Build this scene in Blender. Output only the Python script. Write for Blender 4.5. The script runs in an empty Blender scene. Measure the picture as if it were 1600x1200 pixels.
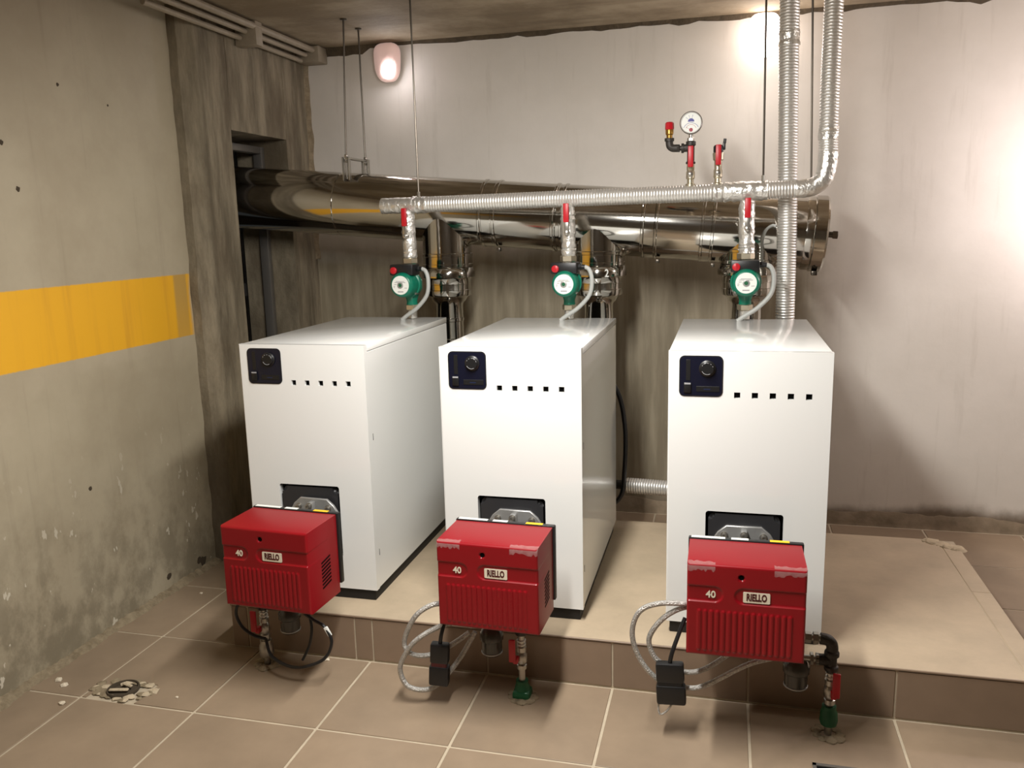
import bpy, bmesh, math, random
from mathutils import Vector, Matrix, noise
random.seed(7)
S = bpy.context.scene
C = S.collection
PI = math.pi

# ------------------------------------------------------------------ camera
CAM = bpy.data.cameras.new('camera')
CAM.sensor_fit = 'HORIZONTAL'; CAM.sensor_width = 36.0
CAM.lens = 36.0 * 1313.2 / 1600.0
CAM.clip_start = 0.05
cam = bpy.data.objects.new('camera', CAM); C.objects.link(cam)
R_ = Vector((0.96949283, 0.24397034, -0.0237093)); U_ = Vector((-0.02250886, 0.18492593, 0.98249466)); F_ = Vector((-0.24408402, 0.95198785, -0.18477586))
cam.matrix_world = Matrix(((R_.x, U_.x, -F_.x, 0), (R_.y, U_.y, -F_.y, 0), (R_.z, U_.z, -F_.z, 1.5588), (0, 0, 0, 1)))
S.camera = cam

# ------------------------------------------------------------------ light
S.view_settings.view_transform = 'Standard'; S.view_settings.look = 'None'
S.view_settings.gamma = 1.0; S.view_settings.use_curve_mapping = False
S.view_settings.exposure = 0.06
w = bpy.data.worlds.new('world'); S.world = w; w.use_nodes = True
w.node_tree.nodes['Background'].inputs[0].default_value = (0.9, 0.95, 1.0, 1)
w.node_tree.nodes['Background'].inputs[1].default_value = 0.03

def lamp(name, loc, power, col, radius):
    l = bpy.data.lights.new(name, 'POINT'); l.energy = power; l.color = col; l.shadow_soft_size = radius
    o = bpy.data.objects.new(name, l); C.objects.link(o); o.location = loc; return o
# lights of the room's lamps and of an added fill bulb (the fittings are built further down)
def disc(name, loc, power, col, size):
    l = bpy.data.lights.new(name, 'AREA'); l.shape = 'DISK'; l.size = size; l.energy = power; l.color = col
    o = bpy.data.objects.new(name, l); C.objects.link(o); o.location = loc; return o
TUBE = (-0.55, 1.80, 2.24, 1.25); TILT = math.radians(14)                 # fluorescent batten hung along the room: x, y, z, length
t_ = bpy.data.lights.new('tube_lamp_light', 'AREA'); t_.shape = 'RECTANGLE'; t_.size = 0.10; t_.size_y = TUBE[3]; t_.energy = 70; t_.color = (1.0, 0.97, 0.925)
o_ = bpy.data.objects.new('tube_lamp_light', t_); C.objects.link(o_); o_.location = (TUBE[0], TUBE[1] + .012, TUBE[2] - .045); o_.rotation_euler = (TILT, 0, 0)
FILL = (2.0, 3.2, 2.16)  # unseen fill bulb, added to brighten the upper back wall and ceiling
lamp('fill_bulb', (FILL[0], FILL[1], FILL[2] - .03), 18, (1.0, 0.95, 0.90), 0.06)
lamp('wall_lamp_bulb', (-1.74, 4.26, 2.20), 0.3, (1.0, 0.9, 0.86), 0.04)
lamp('wall_lamp_bulb', (0.14, 4.16, 2.18), 1.8, (1.0, 0.9, 0.86), 0.05)
lamp('side_lamp_bulb', (1.78, 4.00, 1.70), 29, (1.0, 0.87, 0.90), 0.06)

# ------------------------------------------------------------------ helpers
def s2l(c):
    return c / 12.92 if c <= 0.04045 else ((c + 0.055) / 1.055) ** 2.4
def rgb(r, g, b):
    return (s2l(r / 255), s2l(g / 255), s2l(b / 255), 1)

def mat(name, col, rough=0.5, metal=0.0, noise_amt=0.0, noise_scale=8.0, bump=0.0, bump_scale=40.0, spec=0.5, coat=0.0, rand=0.0, stretch=None, dark=None, trans=0.0):
    m = bpy.data.materials.new(name); m.use_nodes = True
    nt = m.node_tree; b = nt.nodes['Principled BSDF']
    b.inputs['Base Color'].default_value = col; b.inputs['Roughness'].default_value = rough
    b.inputs['Metallic'].default_value = metal; b.inputs['Specular IOR Level'].default_value = spec
    b.inputs['Coat Weight'].default_value = coat; b.inputs['Transmission Weight'].default_value = trans
    tc = nt.nodes.new('ShaderNodeTexCoord'); mp = nt.nodes.new('ShaderNodeMapping')
    nt.links.new(tc.outputs['Object'], mp.inputs[0])
    if stretch: mp.inputs['Scale'].default_value = stretch
    if noise_amt or rand:
        n = nt.nodes.new('ShaderNodeTexNoise'); n.inputs['Scale'].default_value = noise_scale; n.inputs['Detail'].default_value = 6; n.inputs['Roughness'].default_value = 0.62
        nt.links.new(mp.outputs[0], n.inputs['Vector'])
        if rand:
            oi = nt.nodes.new('ShaderNodeObjectInfo'); va = nt.nodes.new('ShaderNodeVectorMath'); va.operation = 'ADD'
            nt.links.new(mp.outputs[0], va.inputs[0])
            cx = nt.nodes.new('ShaderNodeMath'); cx.operation = 'MULTIPLY'; cx.inputs[1].default_value = 37.0
            nt.links.new(oi.outputs['Random'], cx.inputs[0]); nt.links.new(cx.outputs[0], va.inputs[1]); nt.links.new(va.outputs[0], n.inputs['Vector'])
        mr = nt.nodes.new('ShaderNodeMapRange'); mr.inputs[1].default_value = 0.3; mr.inputs[2].default_value = 0.7
        nt.links.new(n.outputs['Fac'], mr.inputs[0])
        mx = nt.nodes.new('ShaderNodeMix'); mx.data_type = 'RGBA'
        k = 1 - noise_amt
        d = dark if dark else (col[0] * k, col[1] * k, col[2] * k, 1)
        mx.inputs[6].default_value = d; mx.inputs[7].default_value = col
        nt.links.new(mr.outputs[0], mx.inputs[0])
        last = mx.outputs[2]
        if rand:
            hs = nt.nodes.new('ShaderNodeHueSaturation'); m2 = nt.nodes.new('ShaderNodeMapRange')
            m2.inputs[3].default_value = 1 - rand; m2.inputs[4].default_value = 1 + rand
            nt.links.new(oi.outputs['Random'], m2.inputs[0]); nt.links.new(m2.outputs[0], hs.inputs['Value']); nt.links.new(last, hs.inputs['Color']); last = hs.outputs[0]
        nt.links.new(last, b.inputs['Base Color'])
    if bump:
        n2 = nt.nodes.new('ShaderNodeTexNoise'); n2.inputs['Scale'].default_value = bump_scale; n2.inputs['Detail'].default_value = 5
        nt.links.new(mp.outputs[0], n2.inputs['Vector'])
        bp = nt.nodes.new('ShaderNodeBump'); bp.inputs['Strength'].default_value = bump; bp.inputs['Distance'].default_value = 0.01
        nt.links.new(n2.outputs['Fac'], bp.inputs['Height']); nt.links.new(bp.outputs[0], b.inputs['Normal'])
    return m

def emit(name, col, strength):
    m = bpy.data.materials.new(name); m.use_nodes = True
    b = m.node_tree.nodes['Principled BSDF']
    b.inputs['Base Color'].default_value = col; b.inputs['Roughness'].default_value = 0.25
    b.inputs['Emission Color'].default_value = col; b.inputs['Emission Strength'].default_value = strength
    return m

class N:
    """small node-graph helper for the wall materials"""
    def __init__(s, name):
        s.m = bpy.data.materials.new(name); s.m.use_nodes = True; s.nt = s.m.node_tree
        s.b = s.nt.nodes['Principled BSDF']
        s.tc = s.nt.nodes.new('ShaderNodeTexCoord').outputs['Object']
        sx = s.nt.nodes.new('ShaderNodeSeparateXYZ'); s.nt.links.new(s.tc, sx.inputs[0]); s.x, s.y, s.z = sx.outputs
    def noise(s, scale, detail=5, rough=0.6, stretch=None):
        n = s.nt.nodes.new('ShaderNodeTexNoise'); n.inputs['Scale'].default_value = scale; n.inputs['Detail'].default_value = detail; n.inputs['Roughness'].default_value = rough
        v = s.tc
        if stretch:
            mp = s.nt.nodes.new('ShaderNodeMapping'); mp.inputs['Scale'].default_value = stretch; s.nt.links.new(v, mp.inputs[0]); v = mp.outputs[0]
        s.nt.links.new(v, n.inputs['Vector']); return n.outputs['Fac']
    def math(s, op, a, b=None):
        n = s.nt.nodes.new('ShaderNodeMath'); n.operation = op
        for i, q in enumerate((a, b)):
            if q is None: continue
            if isinstance(q, (int, float)): n.inputs[i].default_value = q
            else: s.nt.links.new(q, n.inputs[i])
        return n.outputs[0]
    def ramp(s, v, lo, hi, a=0.0, b=1.0):
        n = s.nt.nodes.new('ShaderNodeMapRange'); n.interpolation_type = 'SMOOTHSTEP'
        n.inputs[1].default_value = lo; n.inputs[2].default_value = hi; n.inputs[3].default_value = a; n.inputs[4].default_value = b
        s.nt.links.new(v, n.inputs[0]); return n.outputs[0]
    def mix(s, f, a, b):
        n = s.nt.nodes.new('ShaderNodeMix'); n.data_type = 'RGBA'
        for i, q in ((0, f), (6, a), (7, b)):
            if isinstance(q, (tuple, float, int)): n.inputs[i].default_value = q
            else: s.nt.links.new(q, n.inputs[i])
        return n.outputs[2]
    def done(s, col, rough=0.7, h=None, strength=0.4, dist=0.01):
        s.nt.links.new(col, s.b.inputs['Base Color'])
        if isinstance(rough, float): s.b.inputs['Roughness'].default_value = rough
        else: s.nt.links.new(rough, s.b.inputs['Roughness'])
        if h is not None:
            bp = s.nt.nodes.new('ShaderNodeBump'); bp.inputs['Strength'].default_value = strength; bp.inputs['Distance'].default_value = dist
            s.nt.links.new(h, bp.inputs['Height']); s.nt.links.new(bp.outputs[0], s.b.inputs['Normal'])
        return s.m

def build(name, bm, m, parent=None, smooth=35, loc=None):
    """link a bmesh as ONE mesh object; coordinates are world, moved into the parent's frame"""
    if isinstance(bm, bpy.types.Mesh): me = bm
    else:
        bmesh.ops.recalc_face_normals(bm, faces=bm.faces[:])
        me = bpy.data.meshes.new(name); bm.to_mesh(me); bm.free()
        if smooth:
            me.polygons.foreach_set('use_smooth', [True] * len(me.polygons)); me.set_sharp_from_angle(angle=math.radians(smooth))
    if m and not len(me.materials): me.materials.append(m)
    o = bpy.data.objects.new(name, me); C.objects.link(o)
    if loc is not None: o.location = loc
    if parent: o.parent = parent
    return o

def base(bm, p):
    """shift a world-space bmesh so that p becomes its origin"""
    bmesh.ops.translate(bm, verts=bm.verts[:], vec=-Vector(p)); return bm

def tag(o, label, cat, group=None, kind=None):
    o['label'] = label; o['category'] = cat
    if group: o['group'] = group
    if kind: o['kind'] = kind
    return o
def thing(name, loc, label, cat, group=None, rz=0):
    o = bpy.data.objects.new(name, None); C.objects.link(o); o.location = loc; o.rotation_euler = (0, 0, rz)
    o.empty_display_size = 0.05
    return tag(o, label, cat, group)
def struct(name, bm, m, parent=None, **k):
    o = build(name, bm, m, parent, **k)
    if not parent: o['kind'] = 'structure'
    return o

def dup(o, parent=None, loc=None):
    c = o.copy(); C.objects.link(c); c.parent = parent
    if loc is not None: c.location = loc
    for ch in [x for x in bpy.data.objects if x.parent == o]: dup(ch, c)
    return c

def nb(): return bmesh.new()
def box(bm, lo, hi, bev=0.0, seg=2, rot=None, piv=None):
    t = bmesh.new(); bmesh.ops.create_cube(t, size=1)
    lo = Vector(lo); hi = Vector(hi); d = hi - lo; ce = (lo + hi) / 2
    for v in t.verts: v.co = Vector((v.co.x * d.x, v.co.y * d.y, v.co.z * d.z)) + ce
    if bev: bmesh.ops.bevel(t, geom=t.edges[:], offset=bev, segments=seg, affect='EDGES', profile=0.5)
    if rot is not None:
        bmesh.ops.rotate(t, verts=t.verts[:], cent=piv if piv is not None else ce, matrix=rot)
    join(bm, t); return bm
def join(bm, t):
    me = bpy.data.meshes.new('tmp'); t.to_mesh(me); t.free(); bm.from_mesh(me); bpy.data.meshes.remove(me)
def frame(d):
    d = Vector(d).normalized()
    a = Vector((0, 0, 1)) if abs(d.z) < 0.9 else Vector((0, 1, 0))
    u = d.cross(a).normalized(); v = d.cross(u).normalized(); return u, v
def spline(pts, n=8):
    pts = [Vector(p) for p in pts]; out = []
    for i in range(len(pts) - 1):
        p0 = pts[max(i - 1, 0)]; p1 = pts[i]; p2 = pts[i + 1]; p3 = pts[min(i + 2, len(pts) - 1)]
        for k in range(n):
            t = k / n
            out.append(0.5 * ((2 * p1) + (p2 - p0) * t + (2 * p0 - 5 * p1 + 4 * p2 - p3) * t * t + (3 * p1 - p0 - 3 * p2 + p3) * t ** 3))
    out.append(pts[-1]); return out
def tube(bm, path, r, seg=12, cap=True, wob=0.0):
    path = [Vector(p) for p in path]; n = len(path)
    rs = r if isinstance(r, (list, tuple)) else [r] * n
    t0 = (path[1] - path[0]).normalized(); u, v = frame(t0); rings = []
    for i, p in enumerate(path):
        t = (path[min(i + 1, n - 1)] - path[max(i - 1, 0)]).normalized()
        u = (u - t * u.dot(t)).normalized(); v = t.cross(u)
        ring = []
        for k in range(seg):
            a = 2 * PI * k / seg; d = u * math.cos(a) + v * math.sin(a)
            rr = rs[i]
            if wob: rr += wob * noise.noise((p + d * rr) * 60)
            ring.append(bm.verts.new(p + d * rr))
        rings.append(ring)
    for a, b in zip(rings, rings[1:]):
        for k in range(seg):
            bm.faces.new((a[k], a[(k + 1) % seg], b[(k + 1) % seg], b[k]))
    if cap:
        bm.faces.new(rings[0][::-1]); bm.faces.new(rings[-1])
    return bm
def lathe(bm, prof, org, axis, seg=24):
    """prof: list of (radius, height along axis)"""
    org = Vector(org); axis = Vector(axis).normalized(); u, v = frame(axis); rings = []
    for r, h in prof:
        if r <= 1e-6: rings.append([bm.verts.new(org + axis * h)])
        else: rings.append([bm.verts.new(org + axis * h + (u * math.cos(2 * PI * k / seg) + v * math.sin(2 * PI * k / seg)) * r) for k in range(seg)])
    for a, b in zip(rings, rings[1:]):
        for k in range(seg):
            k2 = (k + 1) % seg
            if len(a) == 1 and len(b) == 1: continue
            if len(a) == 1: bm.faces.new((a[0], b[k2], b[k]))
            elif len(b) == 1: bm.faces.new((a[k], a[k2], b[0]))
            else: bm.faces.new((a[k], a[k2], b[k2], b[k]))
    for q, rev in ((rings[0], True), (rings[-1], False)):
        if len(q) > 1: bm.faces.new(q[::-1] if rev else q)
    return bm
def cyl(bm, a, b, r, seg=16, bev=0.0):
    a = Vector(a); b = Vector(b); L = (b - a).length
    pr = [(r, 0), (r, L)] if not bev else [(r - bev, 0), (r, bev), (r, L - bev), (r - bev, L)]
    return lathe(bm, pr, a, b - a, seg)
def hexnut(bm, a, b, r):
    a = Vector(a); b = Vector(b); L = (b - a).length
    return lathe(bm, [(r * .88, 0), (r, L * .12), (r, L * .88), (r * .88, L)], a, b - a, 6)
def prism(bm, poly, org, ex, ey, depth):
    """extrude a 2D outline (in the ex, ey plane) by depth along ex x ey"""
    org = Vector(org); ex = Vector(ex); ey = Vector(ey); nz = ex.cross(ey).normalized()
    a = [bm.verts.new(org + ex * x + ey * y) for x, y in poly]; b = [bm.verts.new(v.co + nz * depth) for v in a]
    n = len(poly)
    bm.faces.new(a[::-1]); bm.faces.new(b)
    for i in range(n): bm.faces.new((a[i], a[(i + 1) % n], b[(i + 1) % n], b[i]))
    return bm
def rrect(x0, y0, x1, y1, r, n=5):
    out = []
    for cx, cy, a0 in ((x1 - r, y0 + r, -PI / 2), (x1 - r, y1 - r, 0), (x0 + r, y1 - r, PI / 2), (x0 + r, y0 + r, PI)):
        for k in range(n + 1):
            a = a0 + PI / 2 * k / n; out.append((cx + r * math.cos(a), cy + r * math.sin(a)))
    return out
def corrugated(bm, path, r, pitch=0.012, amp=0.0013, seg=20, cap=True, wob=0.0002):
    """foil-faced pipe sleeve with its fine ribs as geometry; path is resampled along its length"""
    path = [Vector(p) for p in path]
    Ls = [0]
    for a, b in zip(path, path[1:]): Ls.append(Ls[-1] + (b - a).length)
    n = max(2, int(Ls[-1] / pitch * 3)); pts = []; rs = []; j = 0
    for i in range(n + 1):
        s = Ls[-1] * i / n
        while j < len(path) - 2 and Ls[j + 1] < s: j += 1
        t = (s - Ls[j]) / max(1e-9, Ls[j + 1] - Ls[j]); pts.append(path[j].lerp(path[j + 1], t))
        rs.append(r + (amp if i % 3 else -amp))
    return tube(bm, pts, rs, seg, cap, wob)
def crumpled(bm, path, r, n=24, seg=20, amp=0.003):
    path = [Vector(p) for p in path]; pts = []
    for i in range(n + 1):
        f = i / n * (len(path) - 1); j = min(int(f), len(path) - 2); pts.append(path[j].lerp(path[j + 1], f - j))
    rs = [r + random.uniform(-amp, amp) * .5 for _ in pts]
    return tube(bm, pts, rs, seg, True, amp)
def textmesh(s, size, xs=1.0, bold=0.0, extrude=0.0006):
    cu = bpy.data.curves.new('txt', 'FONT'); cu.body = s; cu.size = size; cu.align_x = 'CENTER'; cu.align_y = 'CENTER'; cu.offset = bold; cu.extrude = extrude; cu.resolution_u = 3
    o = bpy.data.objects.new('txt', cu); C.objects.link(o)
    bpy.context.view_layer.update()
    me = bpy.data.meshes.new_from_object(o); bpy.data.objects.remove(o); bpy.data.curves.remove(cu)
    # text plane XY -> front face: x right, z up, facing -Y
    me.transform(Matrix(((xs, 0, 0, 0), (0, 0, -1, 0), (0, 1, 0, 0), (0, 0, 0, 1))))
    return me

# ------------------------------------------------------------------ materials
def mat_left():
    n = N('left_wall_paint')
    dirt = n.noise(2.2, 6, .65); vst = n.noise(3.0, 5, .6, (1, 6, .35)); fine = n.noise(60, 3)
    col = n.mix(n.ramp(dirt, .3, .75), rgb(164, 153, 130), rgb(178, 168, 145))
    col = n.mix(n.math('MULTIPLY', n.ramp(vst, .55, .8), .35), col, rgb(136, 126, 106))
    ye = n.mix(n.ramp(vst, .45, .8), rgb(230, 172, 36), rgb(214, 156, 40))
    zz = n.math('ADD', n.z, n.math('MULTIPLY', n.math('SUBTRACT', fine, .5), .006))
    band = n.math('MULTIPLY', n.ramp(zz, 1.101, 1.107), n.ramp(zz, 1.378, 1.384, 1, 0))
    wear = n.math('MULTIPLY', n.math('MULTIPLY', n.ramp(n.y, 3.24, 3.26), n.ramp(n.y, 3.33, 3.35, 1, 0)), n.ramp(n.z, 1.36, 1.05, .75, .45))
    ye = n.mix(wear, ye, rgb(168, 140, 84))
    edge = n.ramp(n.math('ADD', n.y, n.math('MULTIPLY', dirt, .1)), 3.40, 3.44, 1, 0)
    col = n.mix(n.math('MULTIPLY', band, edge), col, ye)
    low = n.ramp(n.math('ADD', n.z, n.math('MULTIPLY', dirt, .6)), .3, 1.1, 1, 0)
    grime = n.noise(7, 7, .7, (1, 1, .7))
    col = n.mix(n.math('MULTIPLY', n.math('MULTIPLY', low, n.ramp(grime, .4, .62)), .55), col, rgb(96, 88, 70))
    chips = n.math('MULTIPLY', n.ramp(n.noise(15, 3, .6, (1, 1.3, .7)), .665, .69), n.ramp(n.z, .25, .9, 1, 0))
    col = n.mix(chips, col, rgb(205, 198, 180))
    h = n.math('ADD', n.math('MULTIPLY', dirt, .5), n.math('MULTIPLY', grime, .3))
    return n.done(col, .55, h, .18, .01)
def mat_back():
    n = N('back_wall_plaster')
    a = n.noise(1.6, 6, .6); b = n.noise(14, 4); st = n.noise(5, 5, .6, (4, 1, .4))
    col = n.mix(n.ramp(a, .35, .7), rgb(222, 216, 206), rgb(232, 226, 217))
    # bare render below the painted height, ragged edge
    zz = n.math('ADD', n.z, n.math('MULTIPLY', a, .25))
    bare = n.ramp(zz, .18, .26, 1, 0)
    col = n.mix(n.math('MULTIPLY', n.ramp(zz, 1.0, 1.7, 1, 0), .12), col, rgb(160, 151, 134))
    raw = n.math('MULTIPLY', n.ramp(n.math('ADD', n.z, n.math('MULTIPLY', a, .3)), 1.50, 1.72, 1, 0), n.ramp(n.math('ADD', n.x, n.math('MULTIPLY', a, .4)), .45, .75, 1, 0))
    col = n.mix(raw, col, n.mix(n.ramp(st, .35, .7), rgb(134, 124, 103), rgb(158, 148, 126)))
    col = n.mix(n.math('MULTIPLY', n.ramp(st, .55, .75), .15), col, rgb(160, 150, 132))
    col = n.mix(bare, col, n.mix(b, rgb(92, 80, 66), rgb(140, 126, 108)))
    return n.done(col, .62, n.math('ADD', n.math('MULTIPLY', b, .3), a), .25, .012)
def mat_ceiling():
    n = N('ceiling_concrete')
    a = n.noise(2.4, 7, .65); st = n.noise(3, 5, .6, (.6, 3, 1)); b = n.noise(40, 3)
    col = n.mix(n.ramp(a, .35, .68), rgb(128, 113, 90), rgb(168, 154, 130))
    col = n.mix(n.math('MULTIPLY', n.ramp(st, .5, .7), .5), col, rgb(112, 98, 78))
    return n.done(col, .8, n.math('ADD', n.math('MULTIPLY', b, .25), st), .45, .01)
def mat_concrete():
    n = N('board_marked_concrete')
    st = n.noise(2.6, 7, .68, (2, 4.5, .7)); a = n.noise(2.2, 6, .65, (1, 1.4, .6)); b = n.noise(45, 4)
    col = n.mix(n.ramp(st, .30, .70), rgb(96, 87, 70), rgb(148, 137, 115))
    col = n.mix(n.math('MULTIPLY', n.ramp(a, .46, .66), .75), col, rgb(92, 80, 62))
    return n.done(col, .85, n.math('ADD', n.math('MULTIPLY', b, .35), st), .7, .012)

M = {}
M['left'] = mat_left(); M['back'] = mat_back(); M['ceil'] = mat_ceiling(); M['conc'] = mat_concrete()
M['plain'] = mat('far_wall_plaster', rgb(150, 142, 128), .75, noise_amt=.15, noise_scale=2)
M['grout'] = mat('pale_grout', rgb(196, 182, 158), .85, noise_amt=.25, noise_scale=9, bump=.3)
M['tile'] = mat('brown_porcelain', rgb(154, 135, 113), .38, noise_amt=.22, noise_scale=4, rand=.05, spec=.45, bump=.04, bump_scale=12)
M['riser'] = mat('brown_riser_tile', rgb(142, 121, 101), .42, noise_amt=.18, noise_scale=5, rand=.04)
M['ptop'] = mat('dusty_beige_slab', rgb(190, 172, 146), .6, noise_amt=.22, noise_scale=5, rand=.02, bump=.12, bump_scale=30)
M['mortar'] = mat('rough_mortar', rgb(156, 142, 116), .9, noise_amt=.45, noise_scale=25, bump=.6, bump_scale=60, dark=rgb(112, 98, 76))
M['smear'] = mat('smeared_render', rgb(150, 134, 112), .85, noise_amt=.4, noise_scale=9, bump=.3, bump_scale=30, dark=rgb(116, 102, 82))
M['dmortar'] = mat('dark_ragged_render', rgb(92, 80, 62), .95, noise_amt=.4, noise_scale=25, bump=.9, bump_scale=50)
M['wmortar'] = mat('white_mortar', rgb(200, 184, 156), .9, noise_amt=.25, noise_scale=20, bump=.7, bump_scale=60)
M['white'] = mat('white_enamel_sheet', rgb(229, 230, 227), .15, spec=.5, coat=.3)
M['black'] = mat('black_plastic', rgb(21, 21, 22), .4)
M['door'] = mat('black_door_casting', rgb(46, 46, 48), .38)
M['blackm'] = mat('black_matt_metal', rgb(14, 14, 15), .6)
M['void'] = mat('black_recess', rgb(6, 6, 6), .9, spec=.1)
M['navy'] = mat('navy_panel', rgb(13, 15, 32), .3)
M['navy2'] = mat('navy_panel_light', rgb(30, 38, 66), .35)
M['greyp'] = mat('grey_print', rgb(150, 150, 152), .5)
M['red'] = mat('red_enamel', rgb(134, 12, 22), .32, spec=.4, noise_amt=.06, noise_scale=6, coat=.0)
M['redp'] = mat('red_lever_plastic', rgb(180, 18, 32), .4)
M['cream'] = mat('cream_badge', rgb(222, 212, 190), .45)
M['badge'] = mat('dark_badge_print', rgb(70, 18, 20), .5)
M['alu'] = mat('cast_aluminium', rgb(168, 168, 166), .45, metal=.55, noise_amt=.15, noise_scale=30)
M['zinc'] = mat('zinc_steel', rgb(176, 172, 164), .32, metal=.9)
M['steel'] = mat('polished_stainless', rgb(200, 197, 190), .10, metal=1.0, noise_amt=.12, noise_scale=3, bump=.05, bump_scale=5)
M['steeld'] = mat('dark_seam_steel', rgb(96, 90, 82), .35, metal=1.0)
M['foil'] = mat('ribbed_foil', rgb(224, 222, 217), .38, metal=.75, bump=.12, bump_scale=90)
M['foilc'] = mat('crinkled_foil', rgb(224, 222, 216), .30, metal=.78, bump=.6, bump_scale=55)
M['brass'] = mat('brass', rgb(176, 134, 66), .35, metal=.9)
M['nutb'] = mat('dull_brass_nut', rgb(190, 180, 158), .36, metal=.85)
M['iron'] = mat('black_iron_fitting', rgb(58, 54, 50), .5, metal=.4, bump=.3, bump_scale=80)
M['green'] = mat('green_pump_paint', rgb(0, 108, 84), .35, bump=.05, bump_scale=60)
M['dgreen'] = mat('dark_green_fitting', rgb(14, 88, 52), .45)
M['wlabel'] = mat('white_label', rgb(226, 228, 222), .45)
M['cable'] = mat('grey_cable', rgb(168, 170, 166), .5)
M['yellow'] = mat('yellow_label', rgb(238, 186, 20), .5)
M['braid'] = mat('braided_steel_hose', rgb(212, 209, 202), .38, metal=.6, noise_amt=.5, noise_scale=200, bump=.6, bump_scale=260)
M['bowl'] = mat('smoky_filter_bowl', rgb(62, 60, 54), .22, spec=.6)
M['conduit'] = mat('pale_conduit', rgb(158, 146, 126), .6, noise_amt=.2, noise_scale=20)
M['frame'] = mat('grey_metal_frame', rgb(120, 116, 110), .4, metal=.5)
M['plank'] = mat('shaft_planks', rgb(92, 82, 66), .9, noise_amt=.5, noise_scale=6, stretch=(3, 3, .4), bump=.6, bump_scale=20, rand=.12)
M['pit'] = mat('dark_pit', rgb(70, 60, 46), .95)
M['plaster'] = mat('plaster_crumb', rgb(212, 200, 178), .9, bump=.5)
M['tape'] = mat('clear_tape', rgb(236, 214, 210), .2, spec=.6, noise_amt=.4, noise_scale=60)
M['tape'].node_tree.nodes['Principled BSDF'].inputs['Alpha'].default_value = 0.17
M['glow'] = emit('lit_lamp_glass', (1.0, .86, .80, 1), 9.0)
M['glowp'] = emit('pink_lamp_glass', (.80, .56, .50, 1), .30)
M['bulb'] = emit('lit_bulb', (1.0, .95, 1.0, 1), 30.0)
M['blue'] = mat('blue_print', rgb(66, 66, 140), .5)
M['red2'] = mat('red_print', rgb(150, 30, 50), .5)

# ------------------------------------------------------------------ room shell
XL, XR, YB, YF, ZC = -2.364, 3.0, 4.44, -2.2, 2.53
struct('floor', box(nb(), (-3.2, YF, -.1), (XR + .1, YB + .1, -.003)), M['grout'], smooth=0)
FL = bpy.data.objects['floor']
struct('ceiling', box(nb(), (-3.2, YF, ZC), (XR + .1, YB + .1, ZC + .12)), M['ceil'], smooth=0)
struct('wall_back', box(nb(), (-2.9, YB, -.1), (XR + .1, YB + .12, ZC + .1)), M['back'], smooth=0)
struct('wall_right', box(nb(), (XR, YF, -.1), (XR + .12, YB, ZC + .1)), M['plain'], smooth=0)
struct('wall_front', box(nb(), (-3.2, YF - .12, -.1), (XR + .1, YF, ZC + .1)), M['plain'], smooth=0)
WL = struct('wall_left', box(nb(), (XL - .5, YF, -.1), (XL, 3.425, ZC + .05)), M['left'], smooth=0)
for y, z, r in ((2.698, 2.101, .006), (2.413, 1.875, .008), (2.457, 1.724, .008), (2.95, 2.06, .004), (2.62, .60, .008), (3.27, .04, .020), (3.24, .055, .014), (3.02, .07, .013)):
    bm = nb(); lathe(bm, [(0, .0015), (r * .6, .002), (r, .0005), (r * 1.1, 0)], (XL, y, z), (1, 0, 0), 9)
    for v in bm.verts: v.co.y += random.uniform(-.3, .3) * r; v.co.z += random.uniform(-.3, .3) * r
    build('anchor_hole', bm, M['pit'], WL)

# exposed concrete at the end of the left wall, with the duct opening
def rough_face(bm, x, y0, y1, z0, z1, dy=.0105, dz=.05, amp=.0028, seedv=0, edge=0.0):
    """board-marked concrete face at x (looking +x): a displaced grid"""
    ny = max(2, int((y1 - y0) / dy)); nz = max(2, int((z1 - z0) / dz)); g = []
    for i in range(ny + 1):
        row = []
        for k in range(nz + 1):
            y = y0 + (y1 - y0) * i / ny; z = z0 + (z1 - z0) * k / nz
            board = (hash((int((y + 9) / .115), seedv)) % 100) / 100 * .004
            d = board + amp * noise.noise(Vector((y * 14, z * 5, seedv)))
            yy = y
            if edge and i == 0: yy = y + edge * noise.noise(Vector((1.3, z * 9, seedv)))
            if edge: d += .055 * min(1, max(0, (y0 + .06 - y) / .06)) ** 1.5
            row.append(bm.verts.new((x - d, yy, z)))
        g.append(row)
    for i in range(ny):
        for k in range(nz):
            bm.faces.new((g[i][k], g[i + 1][k], g[i + 1][k + 1], g[i][k + 1]))
    # side skirts back into the wall
    for row in (g[0], g[-1]):
        b = [bm.verts.new((x - .3, v.co.y, v.co.z)) for v in row]
        for k in range(nz): bm.faces.new((row[k], row[k + 1], b[k + 1], b[k]))
    for col in ([r[0] for r in g], [r[-1] for r in g]):
        b = [bm.verts.new((x - .3, v.co.y, v.co.z)) for v in col]
        for k in range(ny): bm.faces.new((col[k], col[k + 1], b[k + 1], b[k]))
    return bm
XC = -2.265
bm = nb(); rough_face(bm, XC, 3.37, 3.655, -.02, ZC + .02, seedv=3, edge=.012)
struct('trim_1', bm, M['conc'], smooth=22)
bm = nb(); rough_face(bm, XC, 3.655, 4.17, 2.033, ZC + .02, seedv=5)
struct('trim_2', bm, M['conc'], smooth=22)
bm = nb(); rough_face(bm, XC, 4.17, 4.45, -.02, ZC + .02, seedv=8)
struct('trim_3', bm, M['conc'], smooth=22)
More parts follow.
